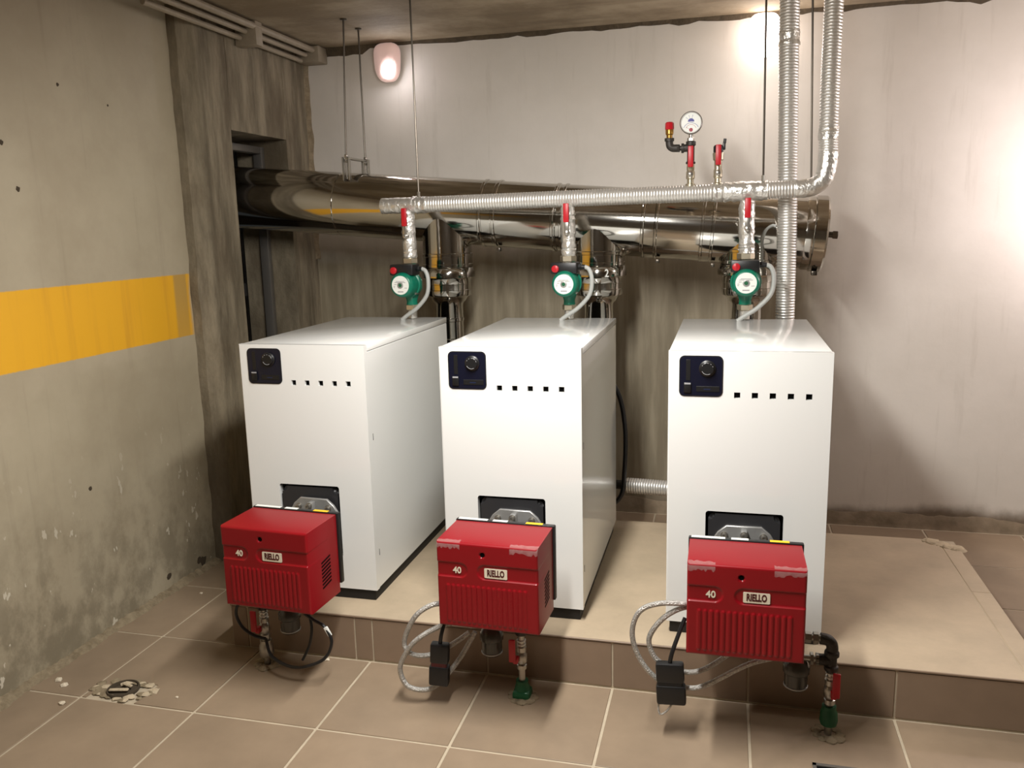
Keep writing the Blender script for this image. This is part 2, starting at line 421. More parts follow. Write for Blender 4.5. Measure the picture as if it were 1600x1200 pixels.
# shaft behind the opening: dark planks side by side, a frame set into the opening
SH = struct('wall_shaft', box(nb(), (-3.25, 3.43, -.1), (-3.15, YB, ZC)), M['plank'], smooth=0)
y = 3.44; k = 0
while y < 4.42:
    wd = (.105, .085, .12, .095)[k % 4]; d = (.0, .012, -.006, .006)[k % 4]
    bm = nb(); box(bm, (-3.15, y, 0), (-3.10 + d, min(y + wd - .006, 4.44), ZC - .01), .004, 1)
    build('plank', bm, M['plank'], SH); y += wd; k += 1
fr = thing('metal_frame', (-2.42, 3.91, 0), 'grey metal frame set into the dark opening the flue passes through', 'frame')
for nm, lo, hi in (('stile', (-2.45, 4.135, 0), (-2.40, 4.168, 2.0)), ('stile', (-2.45, 3.658, 0), (-2.40, 3.69, 2.0)), ('head_rail', (-2.45, 3.69, 1.965), (-2.40, 4.135, 2.0))):
    build(nm, base(box(nb(), lo, hi, .003), fr.location), M['frame'], fr)

sp = thing('shaft_pipe', (-2.60, 4.25, 0), 'dark vertical pipe with a coupling inside the opening below the flue', 'pipe')
build('tube', cyl(nb(), (0, 0, 0), (0, 0, ZC), .024), M['frame'], sp)
build('coupling', lathe(nb(), [(.026, 1.20), (.036, 1.21), (.036, 1.27), (.026, 1.28)], (0, 0, 0), (0, 0, 1), 16), M['frame'], sp)

# ceiling edges: ragged band of render where wall and ceiling meet
bm = nb(); pr = []
n = 110
for i in range(n + 1):
    x = -2.26 + (XR + 2.26) * i / n
    hgt = .012 + .028 * abs(noise.noise(Vector((x * 5, 1.7, 0)))) + .02 * max(0, noise.noise(Vector((x * 17, 4.2, 0))))
    if x < -1.9: hgt += .03
    t = .010 + .006 * noise.noise(Vector((x * 23, 0, 3)))
    pr.append((bm.verts.new((x, YB + .002, ZC + .002)), bm.verts.new((x, YB - t - .01, ZC + .002)), bm.verts.new((x, YB - t, ZC - hgt * .7)), bm.verts.new((x, YB + .002, ZC - hgt))))
for a, b in zip(pr, pr[1:]):
    for k in range(3): bm.faces.new((a[k], b[k], b[k + 1], a[k + 1]))
struct('trim_4', bm, M['dmortar'], smooth=60)
# ragged corner of back wall and concrete
bm = nb(); pr = []
for i in range(61):
    z = 1.4 + 1.1 * i / 60; a = .018 + .02 * noise.noise(Vector((z * 9, 2, 5))); bb = .015 + .012 * noise.noise(Vector((z * 13, 7, 5)))
    pr.append((bm.verts.new((XC - .01, YB - max(.004, bb) - .02, z)), bm.verts.new((XC + max(.004, a) * .6, YB - max(.004, bb) * .6, z)), bm.verts.new((XC + max(.004, a), YB + .002, z))))
for a, b in zip(pr, pr[1:]):
    for k in range(2): bm.faces.new((a[k], b[k], b[k + 1], a[k + 1]))
struct('trim_5', bm, M['mortar'], smooth=60)
# crumbly mortar fillet along the foot of the left wall
bm = nb(); pr = []
n = 150
for i in range(n + 1):
    y = 1.2 + 2.25 * i / n
    hgt = .016 + .022 * noise.noise(Vector((y * 6, 3, 0))) + .008 * random.random(); wd = .03 + .018 * noise.noise(Vector((y * 7, 9, 0))) + .008 * random.random()
    hgt = max(.004, hgt); wd = max(.006, wd)
    pr.append((bm.verts.new((XL - .002, y, hgt)), bm.verts.new((XL + wd * .45, y, hgt * (.6 + .3 * random.random()))), bm.verts.new((XL + wd, y, -.003))))
for a, b in zip(pr, pr[1:]):
    for k in range(2): bm.faces.new((a[k], b[k], b[k + 1], a[k + 1]))
struct('trim_6', bm, M['mortar'], smooth=60)
# the same along the foot of the back wall
bm = nb(); pr = []
n = 160
for i in range(n + 1):
    x = -2.26 + 4.6 * i / n
    hgt = max(.02, .072 + .03 * noise.noise(Vector((x * 3, 3, 1))) + .012 * noise.noise(Vector((x * 19, 3, 1)))); t = .005 + .004 * noise.noise(Vector((x * 21, 1, 1)))
    pr.append((bm.verts.new((x, YB + .002, hgt)), bm.verts.new((x, YB - t * .8, hgt - .008)), bm.verts.new((x, YB - t, .015)), bm.verts.new((x, YB - t - .006, -.003))))
for a, b in zip(pr, pr[1:]):
    for k in range(3): bm.faces.new((a[k], b[k], b[k + 1], a[k + 1]))
struct('trim_7', bm, M['smear'], smooth=60)

# floor tiles, each its own piece of the floor
P = .445; G = .0045; X0 = -.3446; Y0 = 2.194
PX0, PX1, PY0, PY1, PZ = -1.80, .985, 2.626, 3.811, .1721
tile_cache = {}
def tile(x0, y0, x1, y1):
    if x1 - x0 < .02 or y1 - y0 < .02: return
    key = (round(x1 - x0, 3), round(y1 - y0, 3))
    if key not in tile_cache:
        bm = nb(); box(bm, (0, 0, -.012), (x1 - x0, y1 - y0, 0), .0015, 1)
        me = bpy.data.meshes.new('tile'); bm.to_mesh(me); bm.free(); me.materials.append(M['tile']); tile_cache[key] = me
    o = bpy.data.objects.new('tile', tile_cache[key]); C.objects.link(o); o.location = (x0, y0, 0); o.parent = FL
DR = (-2.005, 2.262)                                                    # broken drain hole
for i in range(-5, 8):
    for j in range(-5, 6):
        x0 = X0 + P * i + G; x1 = X0 + P * (i + 1) - G; y0 = Y0 + P * j + G; y1 = Y0 + P * (j + 1) - G
        x0c = max(x0, XL + .004); x1c = min(x1, XR - .004); y1c = min(y1, YB - .012)
        if i == -4 and j == 0:                                          # tile broken away around the drain
            bm = nb(); cx, cy = DR
            hole = [(-.100, -1), (-.095, 0), (-.05, .05), (.03, .062), (.10, .055), (.098, -.02), (.092, -1)]
            hole = [(cx + a, y0 if b == -1 else cy + b) for a, b in hole]
            poly = [(x1c, y0), (x1c, y1), (x0c, y1), (x0c, y0)] + hole
            prism(bm, [(a, b) for a, b in poly], (0, 0, -.012), (1, 0, 0), (0, 1, 0), .012)
            bmesh.ops.triangulate(bm, faces=[f for f in bm.faces if len(f.verts) > 4])
            build('tile', bm, M['tile'], FL, smooth=0); continue
        if x1c > PX0 and x0c < PX1 and y1c > PY0 and y0 < PY1:           # under or beside the plinth
            if y0 < PY0 - .03: tile(x0c, y0, x1c, min(y1c, PY0 - .006))
            elif x0c < PX0 - .03: tile(x0c, y0, PX0 - .002, y1c)
            elif x1c > PX1 + .03: tile(PX1 + .003, y0, x1c, y1c); tile(x0c, max(y0, PY1 + .004), PX1, y1c)
            elif y1c > PY1 + .03: tile(x0c, PY1 + .004, x1c, y1c)
            continue
        tile(x0c, y0, x1c, y1c)

# plinth under the boilers
pl = thing('plinth', ((PX0 + PX1) / 2, (PY0 + PY1) / 2, 0), 'low brown tiled plinth under the three white boilers', 'plinth')
build('core', base(box(nb(), (PX0 + .004, PY0 + .003, -.003), (PX1 - .004, PY1 - .004, PZ - .0025)), pl.location), M['grout'], pl, smooth=0)
fx = [PX0, -1.73, -1.291, -1.222, -.787, -.345, .099, .545, PX1]
for a, b in zip(fx, fx[1:]):
    build('riser_tile', base(box(nb(), (a + .003, PY0, .004), (b - .003, PY0 + .011, PZ - .004), .0015, 1), pl.location), M['riser'], pl, smooth=0)
for a, b in ((PY0, 3.07), (3.07, 3.51), (3.51, PY1 - .05)):
    build('riser_tile', base(box(nb(), (PX1 - .011, a + .003, .004), (PX1, b - .003, PZ - .004), .0015, 1), pl.location), M['riser'], pl, smooth=0)
    build('riser_tile', base(box(nb(), (PX0, a + .003, .004), (PX0 + .011, b - .003, PZ - .004), .0015, 1), pl.location), M['riser'], pl, smooth=0)
build('top_slab', base(box(nb(), (PX0, PY0, PZ - .010), (.9165, PY1, PZ), .002, 1), pl.location), M['ptop'], pl, smooth=0)
build('edge_tile', base(box(nb(), (.9195, PY0 + .002, PZ - .010), (PX1, 3.272, PZ), .002, 1), pl.location), M['ptop'], pl, smooth=0)
build('edge_tile', base(box(nb(), (.9185, 3.275, PZ - .010), (PX1, 3.72, PZ), .002, 1), pl.location), M['ptop'], pl, smooth=0)
build('edge_strip', base(box(nb(), (PX0, PY0 - .003, PZ - .005), (PX1, PY0 + .004, PZ + .001), .001, 1), pl.location), M['riser'], pl, smooth=0)
bm = nb()                                                               # broken mortar at the rear corner
for k in range(16):
    t = bmesh.new(); bmesh.ops.create_icosphere(t, subdivisions=2, radius=.014 + .022 * random.random())
    c = Vector((.875 + .105 * k / 15, 3.80 - .07 * k / 15 + random.uniform(-.022, .014), PZ - .004))
    for v in t.verts:
        v.co *= 1 + .5 * noise.noise(v.co * 60 + Vector((k, 0, 0))); v.co.z *= .32; v.co += c
    join(bm, t)
o = build('mortar_patch', base(bm, (.93, 3.77, PZ)), M['wmortar'], smooth=70, loc=(.93, 3.77, PZ))
tag(o, 'pale broken mortar patch on the rear right corner of the plinth', 'mortar')

# ------------------------------------------------------------------ boilers
W, D, H, BZ = .503, .9346, .9343, .045
bl_x = (-1.7533, -.9663, -.1743); bl_y = (2.7532, 2.746, 2.7229)
bl_lab = ('white boiler on the plinth, the one beside the yellow striped wall', 'white boiler standing between the other two white boilers', 'white boiler standing below the two vertical foil pipes, bare plinth on its right')
def make_boiler():
    t = thing('boiler', (0, 0, 0), bl_lab[0], 'boiler', 'white boilers on the plinth')
    zt = BZ + H
    build('base_frame', box(nb(), (.012, .012, 0), (W - .012, D - .02, BZ + .002), .003), M['blackm'], t)
    # front door: plate with square vents and the burner cut-out
    hx = [(.217 + .0545 * k - .0095, .217 + .0545 * k + .0095) for k in range(5)]
    xs = sorted({0, W, .126, .372, *[v for h in hx for v in h]}); zs = sorted({BZ, zt, BZ + .13, .447, .8285, .8475})
    bm = nb(); th = .026; vv = {}
    def V(i, k, b):
        q = (i, k, b)
        if q not in vv: vv[q] = bm.verts.new((xs[i], th if b else 0, zs[k]))
        return vv[q]
    def hole(i, k):
        cx = (xs[i] + xs[i + 1]) / 2; cz = (zs[k] + zs[k + 1]) / 2
        if .126 < cx < .372 and BZ + .13 < cz < .447: return True
        return .8285 < cz < .8475 and any(a < cx < b for a, b in hx)
    for i in range(len(xs) - 1):
        for k in range(len(zs) - 1):
            if i < 0 or hole(i, k): continue
            bm.faces.new((V(i, k, 0), V(i + 1, k, 0), V(i + 1, k + 1, 0), V(i, k + 1, 0)))
            bm.faces.new((V(i, k, 1), V(i, k + 1, 1), V(i + 1, k + 1, 1), V(i + 1, k, 1)))
    for e in [e for e in bm.edges if len(e.link_faces) == 1 and e.verts[0].co.y == 0]:
        a, b = e.verts
        ka = [q for q, v in vv.items() if v is a][0]; kb = [q for q, v in vv.items() if v is b][0]
        bm.faces.new((a, b, V(kb[0], kb[1], 1), V(ka[0], ka[1], 1)))
    bmesh.ops.recalc_face_normals(bm, faces=bm.faces[:])
    bo = [e for e in bm.edges if len(e.link_faces) == 2 and all(v.co.y == 0 for v in e.verts) and (all(v.co.x in (0, W) for v in e.verts) or all(v.co.z in (BZ, zt) for v in e.verts)) and e.calc_face_angle(0) > 1]
    bmesh.ops.bevel(bm, geom=bo, offset=.004, segments=3, affect='EDGES')
    fp = build('front_panel', bm, M['white'], t)
    bm = nb()
    for a, b in hx:
        build('vent_hole', box(nb(), (a, .012, .8285), (b, .02, .8475)), M['void'], fp, smooth=0)
    bm.free()
    # fillets in the corners of the cut-out
    for cx, sx in ((.126, 1), (.372, -1)):
        r = .010; poly = [(0, 0)] + [(sx * (r - r * math.sin(a)), -(r - r * math.cos(a))) for a in [PI / 2 * q / 5 for q in range(6)]]
        bm = nb(); prism(bm, [(cx + x, .447 + z) for x, z in poly], (0, 0.0002, 0), (1, 0, 0), (0, 0, 1), -.02)
        build('corner_gusset', bm, M['white'], fp, smooth=0)
    # casing
    build('side_panel', box(nb(), (.002, .029, BZ), (.012, D, zt - .027), .0015, 1), M['white'], t)
    sp = build('side_panel', box(nb(), (W - .012, .029, BZ), (W - .002, D, zt - .027), .0015, 1), M['white'], t)
    build('latch_slot', box(nb(), (W - .0025, .043, .62), (W - .0012, .046, .645)), M['blackm'], sp, smooth=0)
    build('latch_slot', box(nb(), (W - .0025, .043, .17), (W - .0012, .046, .195)), M['blackm'], sp, smooth=0)
    build('top_panel', box(nb(), (0.001, .0275, zt - .025), (W - .001, D, zt - .001), .002), M['white'], t)
    build('back_panel', box(nb(), (.012, D - .014, BZ), (W - .012, D - .002, zt - .026)), M['blackm'], t, smooth=0)
    build('inner_body', box(nb(), (.014, .10, BZ), (W - .014, D - .016, zt - .028)), M['void'], t, smooth=0)
    bm = nb()                                                           # cavity behind the cut-out
    for lo, hi in (((.112, .026, BZ + .11), (.126, .10, .46)), ((.372, .026, BZ + .11), (.386, .10, .46)), ((.112, .026, .447), (.386, .10, .46)), ((.112, .026, BZ + .115), (.386, .10, BZ + .13))): box(bm, lo, hi)
    build('burner_recess', bm, M['void'], t, smooth=0)
    bm = nb(); prism(bm, rrect(.135, BZ + .14, .363, .438, .022), (0, .054, 0), (1, 0, 0), (0, 0, 1), .05)
    bmesh.ops.bevel(bm, geom=[e for e in bm.edges if abs(e.verts[0].co.y - e.verts[1].co.y) < 1e-6], offset=.012, segments=3, affect='EDGES')
    build('burner_door', bm, M['door'], t)
    # control panel
    bm = nb(); prism(bm, rrect(.0345, .832, .172, .965, .017), (0, .0005, 0), (1, 0, 0), (0, 0, 1), .0025)
    cp = build('control_panel', bm, M['blackm'], t)
    bm = nb(); prism(bm, rrect(.0375, .835, .169, .962, .015), (0, -.0012, 0), (1, 0, 0), (0, 0, 1), .0013)
    build('panel_face', bm, M['navy'], cp)
    bm = nb(); lathe(bm, [(.0265, 0), (.0265, .004), (.022, .007), (.021, .0115), (.019, .013), (0, .013)], (.123, -.0024, .924), (0, -1, 0), 28)
    kb = build('knob', bm, M['black'], cp)
    for a0, a1, rr in ((205, 300, .0185), (20, 30, .0195), (50, 60, .0195), (80, 90, .0195), (110, 120, .0195), (140, 150, .0195)):
        bm = nb(); ra = []
        for q in range(9):
            a = math.radians(a0 + (a1 - a0) * q / 8); ra.append((.123 + rr * math.cos(a), .924 + rr * math.sin(a)))
        for q in range(8, -1, -1):
            a = math.radians(a0 + (a1 - a0) * q / 8); ra.append((.123 + (rr - .0014) * math.cos(a), .924 + (rr - .0014) * math.sin(a)))
        prism(bm, ra, (0, -.0150, 0), (1, 0, 0), (0, 0, 1), .0012)
        build('dial_mark', bm, M['greyp'], cp, smooth=0)
    build('gauge_slot', box(nb(), (.056, -.0035, .884), (.070, -.002, .952), .0005, 1), M['black'], cp)
    sw = build('switch', box(nb(), (.050, -.008, .844), (.073, -.002, .878), .002), M['black'], cp)
    build('switch_light', box(nb(), (.0515, -.0088, .872), (.0715, -.0078, .877)), M['greyp'], sw, smooth=0)
    build('display', box(nb(), (.089, -.004, .848), (.162, -.002, .866), .0008, 1), M['black'], cp)
    build('display_print', box(nb(), (.112, -.0046, .8545), (.134, -.0038, .858)), M['navy2'], cp, smooth=0)
    return t
b0 = make_boiler()
for i in range(3):
    o = b0 if i == 0 else dup(b0)
    o.location = (bl_x[i], bl_y[i], PZ); o['label'] = bl_lab[i]

# ------------------------------------------------------------------ burners
BW, BD, BH = .325, .191, .279
def caps(x, z, x0, x1, zc, r):
    """signed distance to a horizontal capsule"""
    cx = min(max(x, x0), x1); return math.hypot(x - cx, z - zc) - r
def capv(x, z, xc, z0, z1, r):
    cz = min(max(z, z0), z1); return math.hypot(x - xc, z - cz) - r
def sm(d, wd): return min(1, max(0, .5 - d / wd))
def hood_front(x, z):
    """relief of the hood's front (positive = towards the viewer)"""
    u = x + BW / 2; h = 0.0
    r = .0225; zc = BH * (1 - .322)
    h -= .0045 * sm(caps(u, z, -.1, .305 * BW - r, zc, r), .004)
    h -= .0045 * sm(caps(u, z, .41 * BW + r, 1.3 * BW, zc, r), .004)
    for k in range(16):
        xc = BW * (.085 + .815 * (k + .5) / 16)
        h += .0034 * sm(capv(u, z, xc, BH * .08, BH * .49, .0052), .0035)
    d = math.hypot(u - .46 * BW, z - BH * (1 - .126))
    h -= .006 * sm(d - .0085, .003)
    # edge rounding
    e = min(x + BW / 2, BW / 2 - x, z, BH - z); rr = .007
    if e < rr: h -= rr - math.sqrt(max(0, rr * rr - (rr - e) ** 2))
    return h
def hood_mesh():
    bm = nb(); nx, nz = 130, 100; g = []
    def wr(k, n, L):      # finer towards the edges
        return L * k / n
    for i in range(nx + 1):
        row = []
        for k in range(nz + 1):
            x = -BW / 2 + wr(i, nx, BW); z = wr(k, nz, BH)
            row.append(bm.verts.new((x, -hood_front(x, z), z)))
        g.append(row)
    for i in range(nx):
        for k in range(nz): bm.faces.new((g[i][k], g[i + 1][k], g[i + 1][k + 1], g[i][k + 1]))
    loop = [g[i][0] for i in range(nx + 1)] + [g[nx][k] for k in range(1, nz + 1)] + [g[i][nz] for i in range(nx - 1, -1, -1)] + [g[0][k] for k in range(nz - 1, 0, -1)]
    b = [bm.verts.new((v.co.x, BD, v.co.z)) for v in loop]
    n = len(loop)
    for i in range(n): bm.faces.new((loop[i], loop[(i + 1) % n], b[(i + 1) % n], b[i]))
    bm.faces.new(b)
    return bm
me_hood = None; me_40 = textmesh('40', .029, .95, .0006); me_name = textmesh('RIELLO', .0285, .62, .0011)
def make_burner(x, y, rz, lab, fdx, tapes):
    global me_hood
    t = thing('burner', (x, y, PZ * 0 + .329), lab, 'burner', 'red burners on the boiler fronts', rz)
    if me_hood is None:
        h = build('hood', hood_mesh(), M['red'], t, smooth=40); me_hood = h.data
    else: h = build('hood', me_hood, None, t)
    # sight hole, lettering and badge
    bm = nb(); lathe(bm, [(.0072, 0), (.0072, .0005), (0, .0005)], (-BW / 2 + .46 * BW, .0048, BH * .874), (0, -1, 0), 16)
    build('sight_hole', bm, M['void'], h, smooth=0)
    n40 = build('number', me_40, M['cream'], h); n40.location = (-BW / 2 + .205 * BW, .0022, BH * .673)
    bm = nb(); prism(bm, rrect(-.0365, -.0155, .0365, .0155, .003), (-BW / 2 + .59 * BW, .0034, BH * .672), (1, 0, 0), (0, 0, 1), .0022)
    build('badge', bm, M['cream'], h)
    nm = build('lettering', me_name, M['badge'], h); nm.location = (-BW / 2 + .59 * BW, .0010, BH * .673)
    # side louvres
    for k in range(8):
        z = .060 + .0125 * k
        bm = nb(); box(bm, (BW / 2 - .001, .080, z), (BW / 2 + .0006, .138, z + .006), rot=Matrix.Rotation(.16, 3, 'X'))
        build('louvre_slot', bm, M['void'], h, smooth=0)
    # back plate with its stickers
    bp = build('back_plate', box(nb(), (-BW / 2 - .004, BD + .001, .03), (BW / 2 + .007, BD + .022, BH + .004), .004), M['black'], t)
    for x0, x1, mm, nmx in ((-.158, -.058, 'wlabel', 'white_sticker'), (-.040, .010, 'wlabel', 'white_sticker'), (.072, .128, 'yellow', 'yellow_sticker')):
        build(nmx, box(nb(), (x0, BD + .004, BH + .004), (x1, BD + .019, BH + .0048)), M[mm], bp, smooth=0)
    bm = nb(); lathe(bm, [(.07, 0), (.095, .01), (.095, .05), (.075, .08), (.06, .09), (.06, .20)], (fdx * .6, BD + .02, .13), (fdx * .4, .20, 0), 24)
    build('fan_housing', bm, M['blackm'], t)
    # flange plate with bolts, in front of the boiler door
    fy = .44 - .022; fo = Vector((fdx, fy, 0))
    bm = nb(); prism(bm, [(-.098, .06), (.098, .06), (.098, .198), (.083, .222), (.056, .245), (-.056, .245), (-.083, .222), (-.098, .198)], fo + Vector((0, .012, 0)), (1, 0, 0), (0, 0, 1), .012)
    bmesh.ops.bevel(bm, geom=[e for e in bm.edges if e.calc_length() > .02], offset=.002, segments=1, affect='EDGES')
    fl = build('flange', bm, M['alu'], t)
    bm = nb(); box(bm, fo + Vector((-.011, -.03, .18)), fo + Vector((.011, .0, .238)), .006, 2)
    build('rib', bm, M['alu'], fl)
    for bx, bz in ((-.062, .212), (0.0, .226), (.062, .212)):
        yb = fy - (.03 if bx == 0 else 0)
        bm = nb(); lathe(bm, [(.0125, 0), (.0125, .003), (.0095, .003), (.0095, .014), (.006, .015), (0, .012)], (fdx + bx, yb, bz), (0, -1, 0), 12)
        build('bolt', bm, M['zinc'], fl)
    if tapes:
        rr = random.Random(tapes)
        for k in range(2):                                              # clear packing tape over the top front edge
            bm = nb(); xa, xb = ((-.16, -.085), (.075, .163))[k]; top = []; n = 14
            for i in range(n + 1):
                x = xa + (xb - xa) * i / n; d1 = .014 + .010 * rr.random(); d2 = .006 + .010 * rr.random()
                top.append([bm.verts.new((x, d1, BH + .0012)), bm.verts.new((x, .006, BH + .0014)), bm.verts.new((x, -.0006, BH - .007)), bm.verts.new((x, -.0014, BH - .008 - d2))])
            for a, b in zip(top, top[1:]):
                for q in range(3): bm.faces.new((a[q], b[q], b[q + 1], a[q + 1]))
            build('tape', bm, M['tape'], h, smooth=60)
    return t
burn = [(-1.444, 2.313, -.061, 'red burner on the boiler beside the yellow striped wall', -.062, 0),
        (-.690, 2.320, -.038, 'red burner on the middle boiler, taped edges, hose loops on its left', -.03, 3),
        (.074, 2.298, .004, 'red burner on the boiler below the vertical foil pipes, taped edges', .003, 5)]
for a in burn: make_burner(*a)

# ------------------------------------------------------------------ gas lines under the burners
def bolt_nut(bm, a, b, r): return hexnut(bm, a, b, r)
def gas_line(px, py, lab, fx, fz, top, handle_dx, green, up=None, left=None):
    t = thing('gas_line', (px, py, 0), lab, 'gas pipe', 'gas lines under the red burners')
    L = t.location.copy(); A = lambda bm: base(bm, L)
    build('floor_pipe', A(cyl(nb(), (px, py, -.003), (px, py, top - .02), .0115)), M['zinc'], t)
    bm = nb(); lathe(bm, [(.024, .0), (.027, .012), (.025, .04), (.021, .048), (.021, .062)], (px, py, 0.0 if green == 2 else .035), (0, 0, 1), 14)
    if green == 2:
        box(bm, (px - .03, py - .03, .0), (px + .03, py + .03, .03), .01, 2)
    build('coupling', A(bm), M['dgreen' if green else 'zinc'], t)
    vz = .135
    bm = nb(); lathe(bm, [(.017, 0), (.017, .014), (.013, .016), (.019, .026), (.019, .05), (.013, .06), (.017, .062), (.017, .078)], (px, py, vz - .03), (0, 0, 1), 12)
    vb = build('ball_valve', A(bm), M['zinc'], t)
    bm = nb(); box(bm, (px + handle_dx - .011, py - .045, vz + .01), (px + handle_dx + .011, py - .036, vz + .09), .003); box(bm, (px + handle_dx * .6 - .008, py - .036, vz), (px + handle_dx * .6 + .008, py - .012, vz + .022), .003)
    build('valve_handle', A(bm), M['redp'], vb)
    # white sealing rings
    bm = nb()
    for z in (vz + .055, vz + .068): cyl(bm, (px, py, z), (px, py, z + .004), .0155, 12)
    build('seal_ring', A(bm), M['wlabel'], t)
    bm = nb(); lathe(bm, [(.019, 0), (.021, .004), (.021, .014), (.016, .018), (.016, .045), (.021, .05), (.021, .062), (.018, .066)], (px, py, top - .045), (0, 0, 1), 14)
    cyl(bm, (px, py, top - .012), (px - .045 if fx < px else px + .045, py, top - .012), .017, 12)
    build('pipe_tee', A(bm), M['iron'], t)
    sx = -1 if fx < px else 1
    bm = nb(); cyl(bm, (px + sx * .03, py, top - .012), (fx, py, top - .012), .010)
    for k in (.036, .052): hexnut(bm, (px + sx * k, py, top - .012), (px + sx * (k + .010), py, top - .012), .019)
    build('nipple', A(bm), M['zinc'], t)
    bm = nb(); lathe(bm, [(.030, 0), (.034, .004), (.035, .05), (.040, .055), (.040, .075), (.030, .09), (.02, .10), (0, .102)], (fx, py, fz), (0, 0, 1), 20)
    fb = build('filter_bowl', A(bm), M['bowl'], t)
    bm = nb(); lathe(bm, [(.0352, 0), (.0362, .001), (.0362, .004), (.0352, .005)], (fx, py, fz + .006), (0, 0, 1), 20)
    build('bowl_rim', A(bm), M['alu'], fb)
    if left:
        bm = nb(); cyl(bm, (fx - .03, py, top - .012), (left, py, top - .005), .009)
        for k in (.042, .065): hexnut(bm, (fx - k, py, top - .012), (fx - k - .012, py, top - .012), .016)
        build('feed_pipe', A(bm), M['zinc'], t)
    if up:
        bm = nb(); tube(bm, spline([(px, py, top), (px, py, top + .035), (px - .012, py, top + .052), (px - .035, py, top + .056)], 5), .0175, 12)
        cyl(bm, (px, py, top + .004), (px, py, top + .014), .022); build('elbow', A(bm), M['iron'], t)
        bm = nb(); cyl(bm, (px - .03, py, top + .056), (px - .16, py, top + .056), .0105)
        hexnut(bm, (px - .040, py, top + .056), (px - .056, py, top + .056), .019); hexnut(bm, (px - .060, py, top + .056), (px - .08, py, top + .056), .017)
        build('feed_pipe', A(bm), M['zinc'], t)
    else:
        build('drop_pipe', A(cyl(nb(), (fx, py, fz + .09), (fx, py, .33), .012)), M['iron'], t)
    # rubble collar where the pipe enters the floor
    bm = nb()
    for k in range(9):
        a = k * 2 * PI / 9; tt = bmesh.new(); bmesh.ops.create_icosphere(tt, subdivisions=1, radius=.012 + .01 * random.random())
        for v in tt.verts: v.co = Vector((v.co.x * 1.2, v.co.y * 1.2, v.co.z * .5)) + Vector((px + .036 * math.cos(a), py + .036 * math.sin(a), 0))
        join(bm, tt)
    build('mortar_collar', A(bm), M['mortar'], t, smooth=0)
    return t
gas_line(-1.600, 2.53, 'gas pipe with red lever under the burner beside the striped wall', -1.495, .14, .262, -.018, 0, left=-1.37)
gas_line(-.633, 2.51, 'gas pipe with red lever and green floor coupling under the middle burner', -.735, .147, .272, -.022, 2, left=-.86)
gas_line(.335, 2.50, 'gas pipe with elbow, red lever and green floor coupling beside the rightmost burner', .235, .145, .258, .012, 1, up=True)

# hoses and plugs
def hose(name, pts, r, m, label, cat, group=None, seg=10):
    o = build(name, tube(nb(), spline(pts, 8), r, seg), M[m]); return tag(o, label, cat, group)
hose('braided_hose', [(-.855, 2.47, .325), (-.90, 2.42, .350), (-.960, 2.40, .312), (-1.003, 2.40, .223), (-.987, 2.40, .179), (-.935, 2.42, .165), (-.87, 2.44, .19), (-.80, 2.47, .235)], .0085, 'braid', 'upper braided steel hose loop beside the middle red burner', 'hose')
hose('braided_hose', [(-.82, 2.45, .285), (-.883, 2.41, .278), (-.962, 2.39, .228), (-1.011, 2.39, .154), (-1.018, 2.39, .107), (-.993, 2.39, .063), (-.936, 2.40, .052), (-.89, 2.42, .075), (-.83, 2.45, .15), (-.78, 2.47, .24)], .0085, 'braid', 'lower larger braided steel hose loop beside the middle red burner', 'hose')
hose('braided_hose', [(-.03, 2.46, .42), (-.094, 2.41, .432), (-.173, 2.40, .429), (-.231, 2.40, .399), (-.254, 2.40, .333), (-.240, 2.40, .261), (-.201, 2.40, .201), (-.150, 2.41, .160), (-.094, 2.42, .150), (-.037, 2.42, .163), (.083, 2.42, .244), (.15, 2.44, .262), (.19, 2.46, .262)], .0082, 'braid', 'outer braided steel hose loop hanging beside the rightmost burner', 'hose')
hose('braided_hose', [(-.02, 2.47, .40), (-.094, 2.42, .416), (-.154, 2.41, .385), (-.196, 2.41, .329), (-.203, 2.41, .286), (-.176, 2.41, .236), (-.104, 2.43, .197), (-.038, 2.44, .207), (.054, 2.45, .278), (.09, 2.46, .31)], .0082, 'braid', 'inner braided steel hose loop hanging beside the rightmost burner', 'hose')
hose('black_cable', [(-1.60, 2.47, .335), (-1.655, 2.45, .252), (-1.645, 2.45, .19), (-1.60, 2.45, .155), (-1.555, 2.46, .14)], .0055, 'black', 'black cable drooping left under the burner beside the striped wall', 'cable')
hose('black_cable', [(-1.40, 2.47, .245), (-1.357, 2.45, .236), (-1.310, 2.44, .218), (-1.284, 2.43, .168), (-1.318, 2.42, .105), (-1.417, 2.41, .072), (-1.516, 2.43, .090), (-1.555, 2.46, .14)], .0055, 'black', 'black cable loop on the right under the burner beside the striped wall', 'cable')
hose('black_cable', [(-1.385, 2.47, .25), (-1.372, 2.46, .20), (-1.380, 2.45, .14), (-1.405, 2.44, .085)], .005, 'black', 'short black cable dropping inside the loop under the leftmost burner', 'cable')
tg = build('cable_tag', box(nb(), (-.008, -.004, -.018), (.008, .004, .018), .003), M['wlabel']); tg.location = (-1.299, 2.437, .205); tg.rotation_euler = (0, -.5, 0)
tag(tg, 'small white tag clipped on the black cable loop under the leftmost burner', 'tag')
